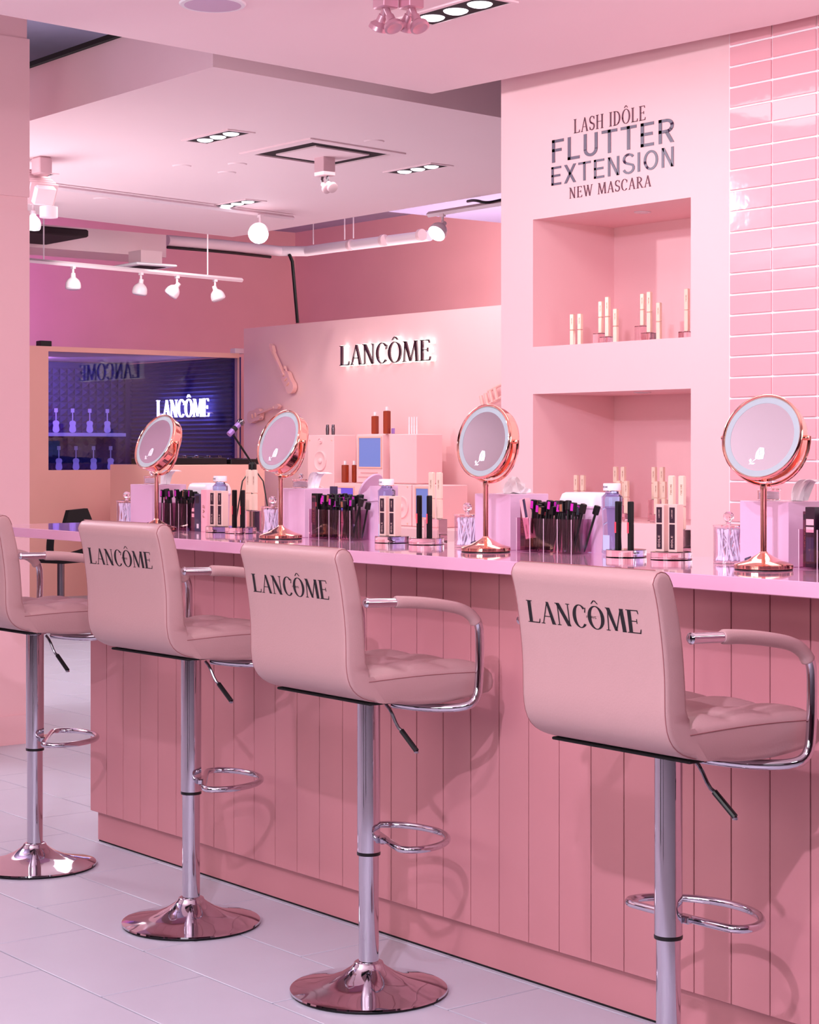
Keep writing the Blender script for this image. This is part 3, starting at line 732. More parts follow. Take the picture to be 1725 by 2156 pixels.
HW = .205
def loft(poly, xs, fz=None, keep=()):
    mb = MB(); n = len(poly); vs = []; fs = []
    for x, ins in xs:
        P = offs(poly, ins, keep) if ins else poly
        for k, (y, z) in enumerate(P):
            if fz: z += fz(x, y, z, k, ins)
            vs.append((x, y, z))
    m = len(xs)
    for i in range(m-1):
        for k in range(n):
            l = (k+1) % n; fs.append((i*n+k, i*n+l, (i+1)*n+l, (i+1)*n+k))
    from mathutils.geometry import tessellate_polygon
    for off in (0, (m-1)*n):
        tri = tessellate_polygon([[Vector((v[1], v[2], 0)) for v in vs[off:off+n]]])
        for a, b, c in tri: fs.append((off+a, off+b, off+c))
    mb.flat = True
    return mb.add(vs, fs)
edge = [(-HW, .012), (-HW+.002, .0055), (-HW+.007, .0015), (-HW+.014, 0)]
def xs_of(nmid):
    e2 = [(-x, i) for x, i in reversed(edge)]
    return edge+[(-HW+.014+(2*HW-.028)*i/nmid, 0) for i in range(1, nmid)]+e2
def tuft(x, y, z, k, ins):
    if k >= len(SEAT_TOP) or ins > .003: return 0
    u = (x+HW)/(2*HW)*3; v_ = (y+.148)/.36*3
    a = abs(sin(pi*u)); b = abs(sin(pi*v_))
    e = min(1, (HW-abs(x))/.03)
    return e*(.018*(a*b)**.4-.003)
def back_y(z):
    best = None
    for i in range(len(OUT)-1):
        (y0, z0), (y1, z1) = OUT[i], OUT[i+1]
        if z1 <= z <= z0: return y0+(y1-y0)*((z-z0)/((z1-z0) or 1))
    return -.21
FR = [(-.115, .038), (-.155, .042), (-.170, .075), (-.150, .125), (-.090, .175), (-.01, .198), (.075, .180), (.135, .130), (.155, .078), (.140, .042), (.10, .038), (.03, .038), (-.04, .038)]
def make_stool():
    t = thing('bar_stool', '', 'bar stool')
    # base
    MB().lathe([(0, .004), (.188, .004), (.192, .007), (.191, .011), (.17, .0165), (.13, .024), (.095, .034), (.066, .047), (.046, .060), (.037, .068), (.0345, .074), (.030, .076), (.026, .076)], 64).build('base', M['chrome'], t, sharp=50)
    MB().lathe([(0, 0), (.187, 0), (.189, .003), (.187, .005), (0, .005)], 48).build('base_pad', M['black'], t)
    MB().lathe([(.0245, .07), (.0245, .40)], 32).build('lower_pole', M['chrome'], t)
    MB().lathe([(.0285, .355), (.0290, .359), (.0285, .363)], 32).build('ring', M['black'], t)
    MB().lathe([(.0245, .363), (.0282, .363), (.0282, .735), (0, .735)], 36).build('pole', M['chrome'], t, sharp=50)
    # seat plate, frame
    MB().box(-.194, .194, -.138, .175, .7245, .7305, .0015).build('seat_board', M['blackm'], t)
    MB().lathe([(.0284, .702), (.036, .704), (.036, .712), (0, .712)], 32).build('collar', M['chrome'], t, sharp=40)
    MB().box(-.05, .05, -.06, .06, .709, .719, .002).build('mount_plate', M['black'], t)
    loft(SEAT, xs_of(36), tuft, (0, 1, len(SEAT)-1)).build('seat', M['leather'], t, sharp=60)
    bk = loft(BACK, xs_of(14), None, (24, 25, 26, 27)).build('backrest', M['leather'], t, sharp=60)
    # seams
    mb = MB()
    for sx in (-1, 1):
        pr = [(sx*(HW-.0045), y, z) for y, z in offs(BACK, .0027)]
        mb.tube(pr[:26], .0009, 5); mb.tube([pr[41+i] for i in range(len(pr)-41)]+[pr[0]], .0009, 5)
    P = offs(BACK, .0)
    mb.tube([(-HW+.012, -.226, 1.0905), (HW-.012, -.226, 1.0905)], .0008, 5)
    mb.build('seam', M['seam'], bk)
    mb = MB()
    for sx in (-1, 1):
        mb.tube([(sx*(HW+.0004), y, z-.011) for y, z in SEAT_TOP[:-1]], .0009, 5)
    mb.build('seam', M['seam'], t)
    # logo
    ps, _ = text_polys('LANCÔME', 'serif', width=.322, height=.044, T=.15, gap=.05)
    fn = lambda x, y: (x-.006, back_y(.970+y)-.0006, .970+y)
    MB().polys(ps, fn).build('logo', M['ink'], bk)
    ps, _ = text_polys('PARIS', 'sans', width=.028, height=.0045, T=.12, gap=.1)
    MB().polys(ps, lambda x, y: (x+.0195, back_y(.990+y)-.0007, .990+y)).build('logo', M['ink'], bk)
    # arms
    for sx in (-1, 1):
        X = sx*.240
        path = [(X, -.182, .966), (X, -.05, .962), (X, .07, .945), (X, .12, .932), (X, .148, .905), (X, .152, .86), (X, .150, .77), (X, .142, .722), (X*.96, .115, .704), (X*.70, .06, .700), (X*.30, .02, .704)]
        MB().tube(path, .0105, 14, smooth=2).build('armrest_tube', M['chrome'], t, sharp=60)
        MB().lathe([(0, -.006), (.008, -.004), (.0112, 0), (.0112, .004)], 16, mtx=Matrix.Translation((X, -.182, .966)) @ Matrix.Rotation(-pi/2, 4, 'X')).build('end_cap', M['chrome'], t)
        sl = [(X, -.100, .9645), (X, -.03, .9605), (X, .05, .949), (X, .098, .9385), (X, .127, .922), (X, .140, .905)]
        sp_ = chaikin([(p[1], p[2]) for p in sl], 2)
        MB().tube([(X, a, b) for a, b in sp_], [.0125]+[.0142]*3+[.0138]*max(1, len(sp_)-8)+[.0145]*3+[.0128], 16).build('arm_pad', M['leather'], t, sharp=60)
    # lever
    lv = MB().tube([(.07, .0, .704), (.082, .006, .69), (.098, .014, .652), (.108, .02, .643)], .0042, 8, smooth=1).build('lever', M['chromed'], t)
    MB().tube([(.107, .019, .644), (.152, .03, .600)], [.0065, .0065], 10).build('lever_grip', M['black'], lv)
    MB().lathe([(0, 0), (.006, .001), (.006, .006), (0, .008)], 10, (.152, .03, .594)).build('lever_tip', M['chrome'], lv)
    # footrest
    loop = arc_pts(FR, 2); fr = MB().tube([(a, b, .392) for a, b in loop], .0085, 12, closed=True).build('footrest', M['chrome'], t, sharp=60)
    MB().box(-.034, .034, .020, .040, .384, .400, .003).build('footrest_clamp', M['chrome'], fr)
    return t
st0 = make_stool()
kids = list(st0.children)
stools = [(-5.435, 2.79, .012, .0, 'leftmost pink leatherette bar stool, cut by the left edge of the picture'),
          (-4.505, 2.79, .006, 0, 'pink logo bar stool second from the left, before the tall perfume bottles'),
          (-3.672, 2.777, -.030, 0, 'pink logo bar stool third from the left, its whole round base in view'),
          (-2.652, 2.755, .0, 0, 'largest and nearest pink logo bar stool, rightmost at the counter')]
lift = [.030, .030, .000, .0]
plift = [.012, .006, -.022, -.016]
frot = [-.62, -.62, -.36, .04]
for i, (x, y, lf, rz, lab) in enumerate(stools):
    rz = [.03, .03, -.02, -.02][i]
    if i == 0: o = st0; o.location = (x, y, 0); o.rotation_euler = (0, 0, rz); o['label'] = lab; o['group'] = 'bar stools along the counter'
    else: o = dup(st0, (x, y, 0), rz, lab)
    for ch in o.children:
        if ch.name.startswith('base') or ch.name.startswith('lower_pole'): continue
        low = ch.name.startswith(('pole', 'ring', 'footrest'))
        ch.location.z = plift[i] if low else lift[i]
        if ch.name.startswith('footrest'): ch.rotation_euler = (0, 0, frot[i])
# ================================================================== COUNTER STATIONS
WHICH = ['leftmost', 'second', 'third', 'rightmost']
MIRN = ['leftmost round rose-gold mirror', 'second round mirror from the left', 'third round mirror from the left', 'rightmost round mirror']
def rose_polys():
    P = []
    P.append([(-.2, .1), (.05, -.05), (.45, .0), (.5, .45), (.42, .9), (.05, .95), (-.15, .55)])
    P.append([(-.05, .0), (-.55, -.45), (-.6, -.43), (-.12, .06)])
    P.append([(-.5, -.35), (-.62, -.1), (-.5, .05), (-.38, -.1)])
    P.append([(-.5, -.42), (-.25, -.45), (-.1, -.35), (-.3, -.28)])
    return P
def rose_lines(mb, fn):
    for pts in ([(.05, -.05), (.12, .35), (.45, .5)], [(-.2, .1), (.1, .6), (.42, .9)], [(.12, .35), (.05, .95)]):
        mb.polys(ribbon(pts, [.03]*len(pts)), fn)
def make_mirror(loc, yaw, pitch, lab, zc=1.337):
    t = thing('vanity_mirror', lab, 'mirror', (loc[0], loc[1], CT), group='rose-gold mirrors on the counter')
    MB().lathe([(0, .0015), (.061, .0015), (.064, .004), (.064, .011), (.061, .0135), (.04, .020), (.02, .030), (.010, .036), (.0075, .040)], 48).build('base', M['rosegold'], t, sharp=25)
    MB().lathe([(0, 0), (.0625, 0), (.0625, .002), (0, .002)], 32).build('base_pad', M['black'], t)
    m_ = Matrix.Rotation(radians(200), 4, 'Z') @ Matrix.Translation((.036, 0, .024)) @ Matrix.Rotation(radians(22), 4, 'Y') @ Matrix.Scale(.62, 4)
    MB().lathe([(0, .003), (.012, .0025), (.014, -.004), (0, -.004)], 16, mtx=m_).build('switch', M['navy'], t)
    H = zc-CT; ry = .103
    MB().lathe([(.0068, .036), (.0068, H-ry-.012), (.0078, H-ry-.010), (.0078, H-ry+.003), (0, H-ry+.004)], 20).build('pole', M['rosegold'], t)
    R_ = Matrix.Rotation(yaw, 4, 'Z')
    yk = [R_ @ Vector((ry*cos(a), .012, H+ry*sin(a))) for a in [radians(178+184*i/24) for i in range(25)]]
    MB().tube(yk, .0042, 10).build('yoke', M['rosegold'], t)
    H_ = thing  # keep naming simple
    hd = R_ @ Matrix.Rotation(0, 4, 'X')
    B = Matrix.Translation((0, 0, H)) @ R_ @ Matrix.Rotation(-pitch, 4, 'X')      # local: disc normal = -Y
    D = B @ Matrix.Rotation(pi/2, 4, 'X')                                           # lathe z axis -> -Y
    sh = MB().lathe([(0, -.044), (.055, -.043), (.080, -.038), (.091, -.029), (.094, -.018), (.0945, -.002), (.0965, .004), (.096, .010), (.0925, .0125), (.090, .010), (.0895, .004), (0, .004)], 56, mtx=D).build('mirror_housing', M['rosegold'], t, sharp=50)
    MB().lathe([(.0895, .006), (.0895, .0075), (.0765, .0078), (.0765, .006)], 56, mtx=D, cap=False).build('light_ring', M['frost'], t)
    MB().add([D @ Vector((.0766*cos(2*pi*k/64), .0766*sin(2*pi*k/64), .0074)) for k in range(64)], [tuple(range(64))]).build('mirror_glass', M['mirror'], t)
    fn = lambda x, y: tuple(D @ Vector((x*.032-.004, y*.028-.050, .0079)))
    mb = MB().polys(rose_polys(), fn); mb.build('rose_emblem', M['etch'], t)
    fn2 = lambda x, y: tuple(D @ Vector((x*.032-.004, y*.028-.050, .0081)))
    mb = MB(); rose_lines(mb, fn2); mb.build('rose_emblem', M['frost'], t)
    for sx in (-1, 1):
        mm = Matrix.Translation((0, 0, H)) @ R_ @ Matrix.Translation((sx*.0985, .006, 0)) @ Matrix.Rotation(pi/2, 4, 'Y')
        MB().lathe([(0, -.008), (.0055, -.007), (.0055, .007), (0, .008)], 12, mtx=mm).build('pivot', M['rosegold'], t)
    return t
def acr_box(name, x0, x1, y0, y1, z0, z1, lab, cat, n=4, th=.0024):
    t = thing(name, lab, cat, (x0, y0, z0)); X, Y, Z = x1-x0, y1-y0, z1-z0
    MB().box(0, X, 0, Y, 0, th).build('floor_plate', M['smoke'], t)
    MB().box(0, X, 0, th, th, Z).build('front_wall', M['smoke'], t); MB().box(0, X, Y-th, Y, th, Z).build('rear_wall', M['smoke'], t)
    e_ = mat_edge
    for i in range(n+1):
        xx = i*(X-th)/n
        MB().box(xx, xx+th, th, Y-th, th, Z).build('divider', M['smoke'], t)
        MB().box(xx, xx+th*.8, -.0006, 0, 0, Z).build('lit_edge', e_, t)
    return t
mat_edge = mat('acrylic_edge', (226, 196, 214), .2)
def swab_jar(x, y, lab, which):
    t = thing('swab_jar', lab, 'jar', (x, y, CT)); r, h = .0345, .084
    MB().lathe([(0, 0), (r, 0), (r, h), (r-.0025, h), (r-.0025, .003), (0, .003)], 32).build('glass_wall', M['jarglass'], t, sharp=40)
    lid = MB().lathe([(0, h+.001), (r+.001, h+.001), (r+.001, h+.005), (.006, h+.006), (.0045, h+.012)], 28).build('lid', M['acrylic'], t, sharp=40)
    MB().lathe([(0, h+.010), (.006, h+.012), (.0115, h+.018), (.0125, h+.0235), (.0115, h+.029), (.006, h+.035), (0, h+.036)], 20).build('knob', M['acrylic'], lid)
    rnd = random.Random(which*13+5); s0 = None
    for k in range(46):
        a = rnd.uniform(0, 2*pi); rr = (r-.006)*sqrt(rnd.uniform(.1, 1)); b_ = a+rnd.uniform(-1.0, 1.0)+(pi if k % 4 == 0 else 0)
        p0 = Vector((rr*cos(a), rr*sin(a), .006)); p1 = Vector(((r-.006)*.85*cos(b_), (r-.006)*.85*sin(b_), .0795)); d_ = (p1-p0).normalized()
        if k == 0 or SW.get(0) is None:
            mb = MB().lathe([(.0016, .006), (.0016, .07)], 6).lathe([(0, 0), (.0028, .002), (.0034, .006), (.0024, .012), (.001, .013)], 8).lathe([(.001, .063), (.0022, .064), (.0034, .070), (.0028, .074), (0, .076)], 8)
            if SW.get(0) is None: SW[0] = mb.build('cotton_swab', M['cotton']); o = SW[0]
            else: o = SW[0].copy(); COL.objects.link(o)
        else: o = SW[0].copy(); COL.objects.link(o)
        o.location = Vector((x, y, CT))+p0; o.rotation_euler = d_.to_track_quat('Z', 'Y').to_euler()
        tag(o, 'white cotton swab in the clear jar beside the %s tissue box' % ['leftmost', 'second', 'third', 'rightmost'][which], 'cotton swab', 'swabs in jar %s' % ['one', 'two', 'three', 'four'][which])
SW = {}
def gold_tube(x, y, z, lab, grp, h=.130, cap=.075, w=.0072, rz=.3):
    t = thing('gold_mascara', lab, 'mascara', (x, y, z), rz, group=grp)
    MB().box(-w, w, -w, w, 0, h-cap-.0008, .002).build('tube_body', M['gold'], t)
    MB().box(-w, w, -w, w, h-cap+.0004, h, .002).build('cap', M['gold'], t)
    ps, _ = text_polys('LANCOME', 'sans', width=.026, height=.0045, T=.16, gap=.12)
    MB().polys(ps, lambda a, b: (b-.001, -w-.0003, h-cap*.45+a)).build('print', M['copper'], t)
    return t
def gold_box(x, y, z, lab, grp, h=.112, w=.0125, rz=.12):
    t = thing('gold_mascara_box', lab, 'box', (x, y, z), rz, group=grp)
    MB().box(-w, w, -w, w, 0, h, .0008).build('carton', M['goldbox'], t)
    MB().box(-w*.72, w*.55, -w-.0005, -w, .006, h*.58).box(-w*.72, w*.55, -w-.0005, -w, h*.61, h-.007).build('label_panel', M['darkcard'], t)
    ps, _ = text_polys('IDOLE', 'sans', width=.028, height=.0055, T=.13, gap=.14)
    MB().polys(ps, lambda a, b: (.0005-b+.001, -w-.0008, h*.22+a)).build('print', M['goldbox'], t)
    ps, _ = text_polys('LANCOME', 'sans', width=.020, height=.0035, T=.15, gap=.14)
    MB().polys(ps, lambda a, b: (.0005-b, -w-.0008, h*.8+a)).build('print', M['goldbox'], t)
    return t
def black_tube(x, y, z, lab, grp, h=.116, rz=0):
    t = thing('black_mascara', lab, 'mascara', (x, y, z), rz, group=grp); r = .0086
    pr = [(0, 0), (r, 0), (r, h*.53), (r*.94, h*.535), (r*.94, h*.545), (r, h*.55), (r, h-.002), (r-.0015, h), (0, h)]
    MB().lathe(pr, 6, mtx=Matrix.Rotation(.3, 4, 'Z')).build('tube_body', M['black'], t, sharp=25)
    b = MB(); n = 7
    for i in range(n):
        a0 = radians(222+62*i/n); a1 = radians(222+62*(i+1)/n); q = r+.0004
        b.add([(q*cos(a0), q*sin(a0), h*.34), (q*cos(a1), q*sin(a1), h*.34), (q*cos(a1), q*sin(a1), h*.57), (q*cos(a0), q*sin(a0), h*.57)], [(0, 1, 2, 3)])
    b.build('red_label', M['red'], t)
    return t
def disc(x, y, lab, r=.049, h=.020):
    return tag(MB().lathe([(0, 0), (r, 0), (r, h-.001), (r-.001, h), (0, h)], 48).build('acrylic_disc', M['acrylic'], loc=(x, y, CT)), lab, 'display stand', 'round acrylic risers')
def block(x, y, h, lab, w=.030):
    return tag(MB().box(-w, w, -w*.6, w*.6, 0, h, .001).build('acrylic_block', M['acrylic'], loc=(x, y, CT)), lab, 'display stand', 'acrylic blocks')
def tissue(x, y, z, lab, kind, rz):
    rnd = random.Random(kind*7+1); mb = MB(); N = 22; Mm = 14; vs = []
    for j in range(Mm):
        v_ = j/(Mm-1)
        for i in range(N):
            a = 2*pi*i/N; fl_ = 1+.28*sin(a*5+v_*3)+.16*sin(a*9-v_*5)
            if kind == 0: r_ = (.034-.026*v_**1.3)*fl_; cx_, cy_ = -.006*v_, 0; zz = .040*v_**.8+.004*sin(a*4+v_*8)
            else: r_ = (.016+.008*v_)*fl_; cx_, cy_ = .050*v_**1.5, 0; zz = .048*sin(v_*2.0)
            vs.append((cx_+r_*cos(a), cy_+r_*.75*sin(a), max(0.0, zz)))
    fs = [(j*N+i, j*N+(i+1) % N, (j+1)*N+(i+1) % N, (j+1)*N+i) for j in range(Mm-1) for i in range(N)]
    fs.append(tuple((Mm-1)*N+i for i in range(N))); fs.append(tuple(range(N-1, -1, -1)))
    o = mb.add(vs, fs).build('tissue', M['tissue'], loc=(x, y, z), sharp=28); o.rotation_euler = (0, 0, rz); return tag(o, lab, 'tissue')
def pad_jar(x, y, z, lab, r=.026):
    t = thing('cotton_pad_jar', lab, 'jar', (x, y, z))
    MB().lathe([(0, 0), (r, 0), (r, .022), (r-.002, .022), (r-.002, .002), (0, .002)], 28).build('glass_wall', M['acrylic'], t, sharp=40)
    l = MB().lathe([(0, .0225), (r+.001, .0225), (r+.001, .026), (.004, .027), (.003, .030)], 24).build('lid', M['acrylic'], t, sharp=40)
    MB().lathe([(0, .029), (.005, .030), (.0085, .036), (.005, .043), (0, .044)], 16).build('knob', M['acrylic'], l)
    tag(MB().lathe([(0, 0), (r-.004, 0), (r-.003, .0015), (r-.004, .003), (r-.003, .005), (r-.004, .007), (r-.003, .0095), (r-.004, .012), (r-.003, .0145), (r-.004, .017), (0, .018)], 24).build('cotton_pads', M['cotton'], loc=(x, y, z+.002)), 'stack of white cotton pads in the jar on the %s' % lab.split(' on the ')[-1], 'cotton pads')
def bin_(x, y, lab, open_=False):
    t = thing('table_bin', lab, 'bin', (x, y, CT)); h = .112
    def rr(w, d, z, n=6):
        pts = []
        for cx_, cy_, a0 in ((w-.016, d-.016, 0), (-w+.016, d-.016, 90), (-w+.016, -d+.016, 180), (w-.016, -d+.016, 270)):
            for i in range(n+1):
                a = radians(a0+90*i/n); pts.append((cx_+.016*cos(a), cy_+.016*sin(a), z))
        return pts
    def loft_(rings): 
        mb = MB(); n = len(rings[0]); vs = [p for r_ in rings for p in r_]
        fs = [(k*n+i, k*n+(i+1) % n, (k+1)*n+(i+1) % n, (k+1)*n+i) for k in range(len(rings)-1) for i in range(n)]
        return mb.add(vs, fs+[tuple(range(n-1, -1, -1)), tuple((len(rings)-1)*n+i for i in range(n))])
    loft_([rr(.060, .046, 0), rr(.062, .048, h), rr(.066, .051, h+.001), rr(.066, .051, h+.006)]).build('bin_body', M['lilac'], t, sharp=50)
    if not open_:
        loft_([rr(.065, .050, h+.006), rr(.065, .050, h+.022), rr(.060, .046, h+.036), rr(.054, .040, h+.040)]).build('bin_lid', M['white'], t, sharp=50)
    else:
        loft_([rr(.065, .050, h+.006), rr(.063, .048, h+.012)]).build('bin_collar', M['lilac'], t, sharp=50)
        mb = MB().lathe([(0, -.002), (.046, -.002), (.048, .001), (.046, .004), (0, .004)], 32, mtx=Matrix.Translation((.0, .0, h+.038)) @ Matrix.Rotation(radians(-58), 4, 'Y') @ Matrix.Rotation(radians(12), 4, 'X') @ Matrix.Scale(1.0, 4))
        mb.build('swing_lid', M['lilac'], t, sharp=50)
        mb = MB()
        mb.add([(-.064, -.051, h), (.064, -.051, h), (.064, -.051, h+.045), (.045, -.051, h+.030), (.01, -.051, h+.014), (-.064, -.051, h+.008),
                (-.064, .051, h), (.064, .051, h), (.064, .051, h+.045), (.045, .051, h+.030), (.01, .051, h+.014), (-.064, .051, h+.008)],
               [(0, 1, 2, 3, 4, 5), (11, 10, 9, 8, 7, 6), (1, 7, 8, 2), (2, 8, 9, 3), (0, 5, 11, 6)]).build('curved_collar', M['lilac'], t)
    return t
def bottle(x, y, lab):
    t = thing('blue_bottle', lab, 'bottle', (x, y, CT)); r = .031
    MB().lathe([(0, .001), (.026, 0), (r-.001, .004), (r*.86, .05), (r, .138), (r, .144), (.022, .151), (.020, .152), (.0195, .160), (0, .160)], 28, mtx=Matrix.Diagonal((1, .7, 1, 1))).build('bottle_body', M['blueliq'], t, sharp=40)
    MB().lathe([(0, .158), (.0215, .158), (.0222, .161), (.0222, .175), (.021, .177), (0, .177)], 32).build('cap', M['white'], t, sharp=40)
    MB().lathe([(.0225, .1575), (.0225, .1590)], 32).build('cap_ring', M['rosegold'], t)
    MB().box(-.011, .012, -.0205, -.0200, .010, .048).build('label', mat_lab, t)
    ps, _ = text_polys('LANCOME', 'sans', width=.022, height=.0045, T=.16, gap=.12)
    MB().polys(ps, lambda a, b: (a-.004, -sqrt(max(0, .0225**2-(a-.004)**2))-.0003, .166+b)).build('print', M['navy'], t)
    return t
mat_lab = mat('pale_blue_label', (196, 206, 236), .5)
mag = [M['magenta'], M['copper'], M['black']]
PEN = {}
def pen(x, y, z, tx, ty, h, which, k, wn):
    o = None; mi = 0 if k % 3 == 0 else (1 if k % 5 == 1 else 2)
    if mi not in PEN:
        t = thing('eyeliner_pen', '', 'pen')
        MB().lathe([(.0009, .0), (.0018, .004), (.0026, .012), (.0032, h-.030), (.0032, h-.024)], 8).build('barrel', M['black'], t)
        MB().box(-.0062, .0062, -.0062, .0062, h-.024, h, .0015).build('cap', M['black'], t)
        if mi < 2: MB().box(-.0046, .0046, -.0068, -.0062, h-.021, h-.003).build('foil_label', mag[mi], t)
        PEN[mi] = t; o = t; o.location = (x, y, z); o.rotation_euler = (tx, ty, 0)
    else:
        o = dup(PEN[mi], (x, y, z), 0, ''); o.rotation_euler = (tx, ty, 0)
    o.scale = (1, 1, [.93, 1.02, .97, 1.06, .90, 1.0, 1.04][(k*5+which) % 7])
    o['label'] = ['black pen with a magenta foil label in the %s pen organizer', 'black pen with a copper foil label in the %s pen organizer', 'plain black-capped pen in the %s pen organizer'][mi] % wn
    o['group'] = ['magenta pens, %s organizer', 'copper pens, %s organizer', 'plain black pens, %s organizer'][mi] % wn
def card(name, x, y, z, w, d, h, m_, lab, rot=(0, 0, 0), panels=None, txt=None):
    t = thing(name, lab, 'box', (x, y, z)); t.rotation_euler = rot
    MB().box(-w/2, w/2, -d/2, d/2, 0, h, .0006).build('carton', m_, t)
    if panels:
        for (a, b, c_, e, pm) in panels: MB().box(a*w, b*w, -d/2-.0004, -d/2, c_*h, e*h).build('panel', pm, t)
    if txt:
        s_, wd, ht, zc_, pm = txt; ps, _ = text_polys(s_, 'sans', width=wd, height=ht, T=.13, gap=.2)
        MB().polys(ps, lambda a, b: (b-ht/2, -d/2-.0008, zc_+a)).build('print', pm, t)
    return t
bxs = [-5.511, -4.626, -3.702, -2.773]
for i, bx in enumerate(bxs):
    W = WHICH[i]
    # tissue box cover
    tb2 = thing('tissue_box_cover', '%s square lilac tissue box cover on the counter' % W, 'box', (bx-.142, 3.26, CT), group='lilac tissue box covers')
    MB().box(0, .142, 0, .134, 0, .1455, .0012).build('cover', M['lilac'], tb2)
    MB().box(.035, .107, .045, .089, .1455, .1462).build('opening', M['white'], tb2)
    mx = bx+[.19, .012, .012, .012][i]
    yaw = [radians(4), radians(2), radians(4), radians(13)][i]; pit = [radians(24), radians(20), radians(9), radians(16)][i]
    my = [3.165, 3.165, 3.166, 3.164][i]
    make_mirror((mx, my), yaw, pit, 'rose-gold round stand mirror, %s' % ['leftmost, tilted up before the blue booth window', 'second from the left, left of the pink loudspeaker', 'third from the left, at the niche wall edge', 'rightmost and nearest, before the glazed wall tiles'][i], zc=[1.338, 1.338, 1.334, 1.339][i])
    swab_jar(bx-.185, 3.27, 'clear lidded jar of cotton swabs left of the %s tissue box' % W, i)
    zt_ = CT+.1462
    tissue(bx-.142+(.112 if i == 3 else .085 if i != 0 else .11), 3.33, zt_+.0002, 'white tissue pulled from the %s lilac tissue box' % W, 0 if i in (2,) else 1, .2 if i == 3 else .1)
    if i != 2:
        pad_jar(bx-.142+.030, 3.325, zt_+.0002, 'low clear jar of cotton pads on the %s lilac tissue box' % W)
    # organizer
    ox0, ox1, oy0, oy1 = bx+.042, bx+.249, 3.244, 3.312
    acr_box('pen_organizer', ox0, ox1, oy0, oy1, CT, CT+.087, '%s clear acrylic pen organizer, packed with black pens' % W, 'organizer')
    rnd = random.Random(31+i); k = 0
    for c_ in range(1, 4):
        xa = ox0+.207*c_/4; 
        n_ = 8
        for q in range(n_):
            x_ = xa+.010+.034*(q % 4)/3; y_ = oy0+.013+.034*(q//4)+rnd.uniform(-.004, .004)
            pen(x_, y_, CT+.0045, rnd.uniform(-.10, .10), rnd.uniform(-.13, .17) if not (c_ == 3 and q % 4 == 3) else .30, .123, i, k, W); k += 1
    xa = ox0
    if i in (1, 2, 3):
        for q in range(4):
            pen(xa+.040, oy0+.012+.012*q, CT+.0045, rnd.uniform(-.08, .08), rnd.uniform(.05, .2), .123, i, k, W); k += 1
        card('mascara_carton', xa+.0135, oy0+.018, CT+.004, .018, .018, .122, M['plum'], 'dark plum upright carton at the left end of the %s pen organizer' % W,
             panels=[(-.4, .4, .08, .30, M['darkcard']), (-.4, .4, .85, .95, M['darkcard'])], txt=('IDOLE', .042, .009, .066, M['copper']))
        card('slim_carton', xa+.013, oy0+.046, CT+.004, .018, .018, .118, M['darkcard'], 'black slim carton behind the plum carton in the %s organizer' % W, panels=[(-.35, .35, .1, .5, M['copper'])])
    if i == 2:
        card('pink_carton', xa+.040, oy0+.014, CT+.034, .021, .017, .104, M['pinkcard'], 'pink and black carton leaning left out of the third pen organizer', rot=(0, -.24, 0), panels=[(.05, .5, .52, .98, M['navy'])], txt=('LANCOME', .030, .005, .022, M['copper']))
        card('black_carton', xa+.064, oy0+.05, CT+.004, .026, .016, .124, M['black'], 'black carton with a red mark and pale lettering in the third organizer', panels=[(-.18, .2, .72, .86, M['red'])])
    if i == 1:
        card('black_carton', xa+.016, oy0+.020, CT+.005, .028, .020, .128, M['black'], 'black carton with a pale barcode strip in the second pen organizer', rot=(0, 0, .05), panels=[(-.5, -.2, .04, .32, M['printw']), (-.05, .3, .70, .80, M['red'])])
        card('violet_carton', xa+.055, oy0+.052, CT+.004, .018, .016, .150, M['navy'], 'taller violet-black carton rising from the second pen organizer', panels=[(-.35, .35, .66, .70, M['magenta'])])
    if i == 0:
        for q in range(5): pen(xa+.012+.008*q, oy0+.02+.008*(q % 3), CT+.0045, rnd.uniform(-.1, .1), rnd.uniform(-.1, .1), .123, i, k, W); k += 1
        card('shade_carton', ox1+.020, oy0+.02, CT, .022, .022, .112, M['plum'], 'brown shade carton beside the leftmost pen organizer', panels=[(-.3, .35, .56, .66, M['pinkcard']), (-.3, .35, .40, .50, M['pinkcard'])])
        card('black_carton', ox1+.050, oy0+.018, CT, .034, .022, .120, M['navy'], 'black carton with white print beside the leftmost pen organizer', panels=[(-.1, .25, .08, .2, M['printw']), (-.3, .3, .75, .95, M['darkcard'])])
        card('pink_carton', ox1+.086, oy0+.020, CT, .034, .022, .134, M['pinkcard'], 'pale pink upright carton beside the black carton at the left station', txt=('LASH', .05, .010, .07, M['copper']))
    if i == 3:
        card('shade_carton', xa+.030, oy0+.010, CT+.004, .026, .016, .132, M['darkcard'], 'tall black carton with two small eye pictures in the rightmost organizer', panels=[(-.4, .4, .70, .80, M['pinkcard']), (-.4, .4, .58, .67, M['pinkcard']), (-.4, .4, .10, .50, M['navy'])])
    # bin, bottle
    bin_(bx+.170, 3.378, 'small table bin %s' % ['behind the cartons at the leftmost station, lid partly raised', 'with its round lid swung open behind the second pen organizer', 'with a closed white lid behind the third pen organizer', 'with a closed white lid right of the rightmost mirror'][i], open_=(i == 1))
    bottle(bx+.288, 3.345, 'pale blue bottle with white cap, %s on the counter' % ['leftmost', 'second from the left', 'third from the left', 'at the far right'][i])
    # risers with mascara
    ax, bx2 = bx+.421, bx+(.562 if i else .520)
    pA, pB = (ax, 3.263), (bx2, 3.272)
    disc(*pA, 'round clear acrylic riser next to the bottle of the %s station' % W)
    disc(*pB, 'round clear acrylic riser before the tall gold mascaras of the %s station' % W)
    zt_ = CT+.0202
    blackp, goldp = (pA, pB) if i in (2, 3) else (pB, pA)
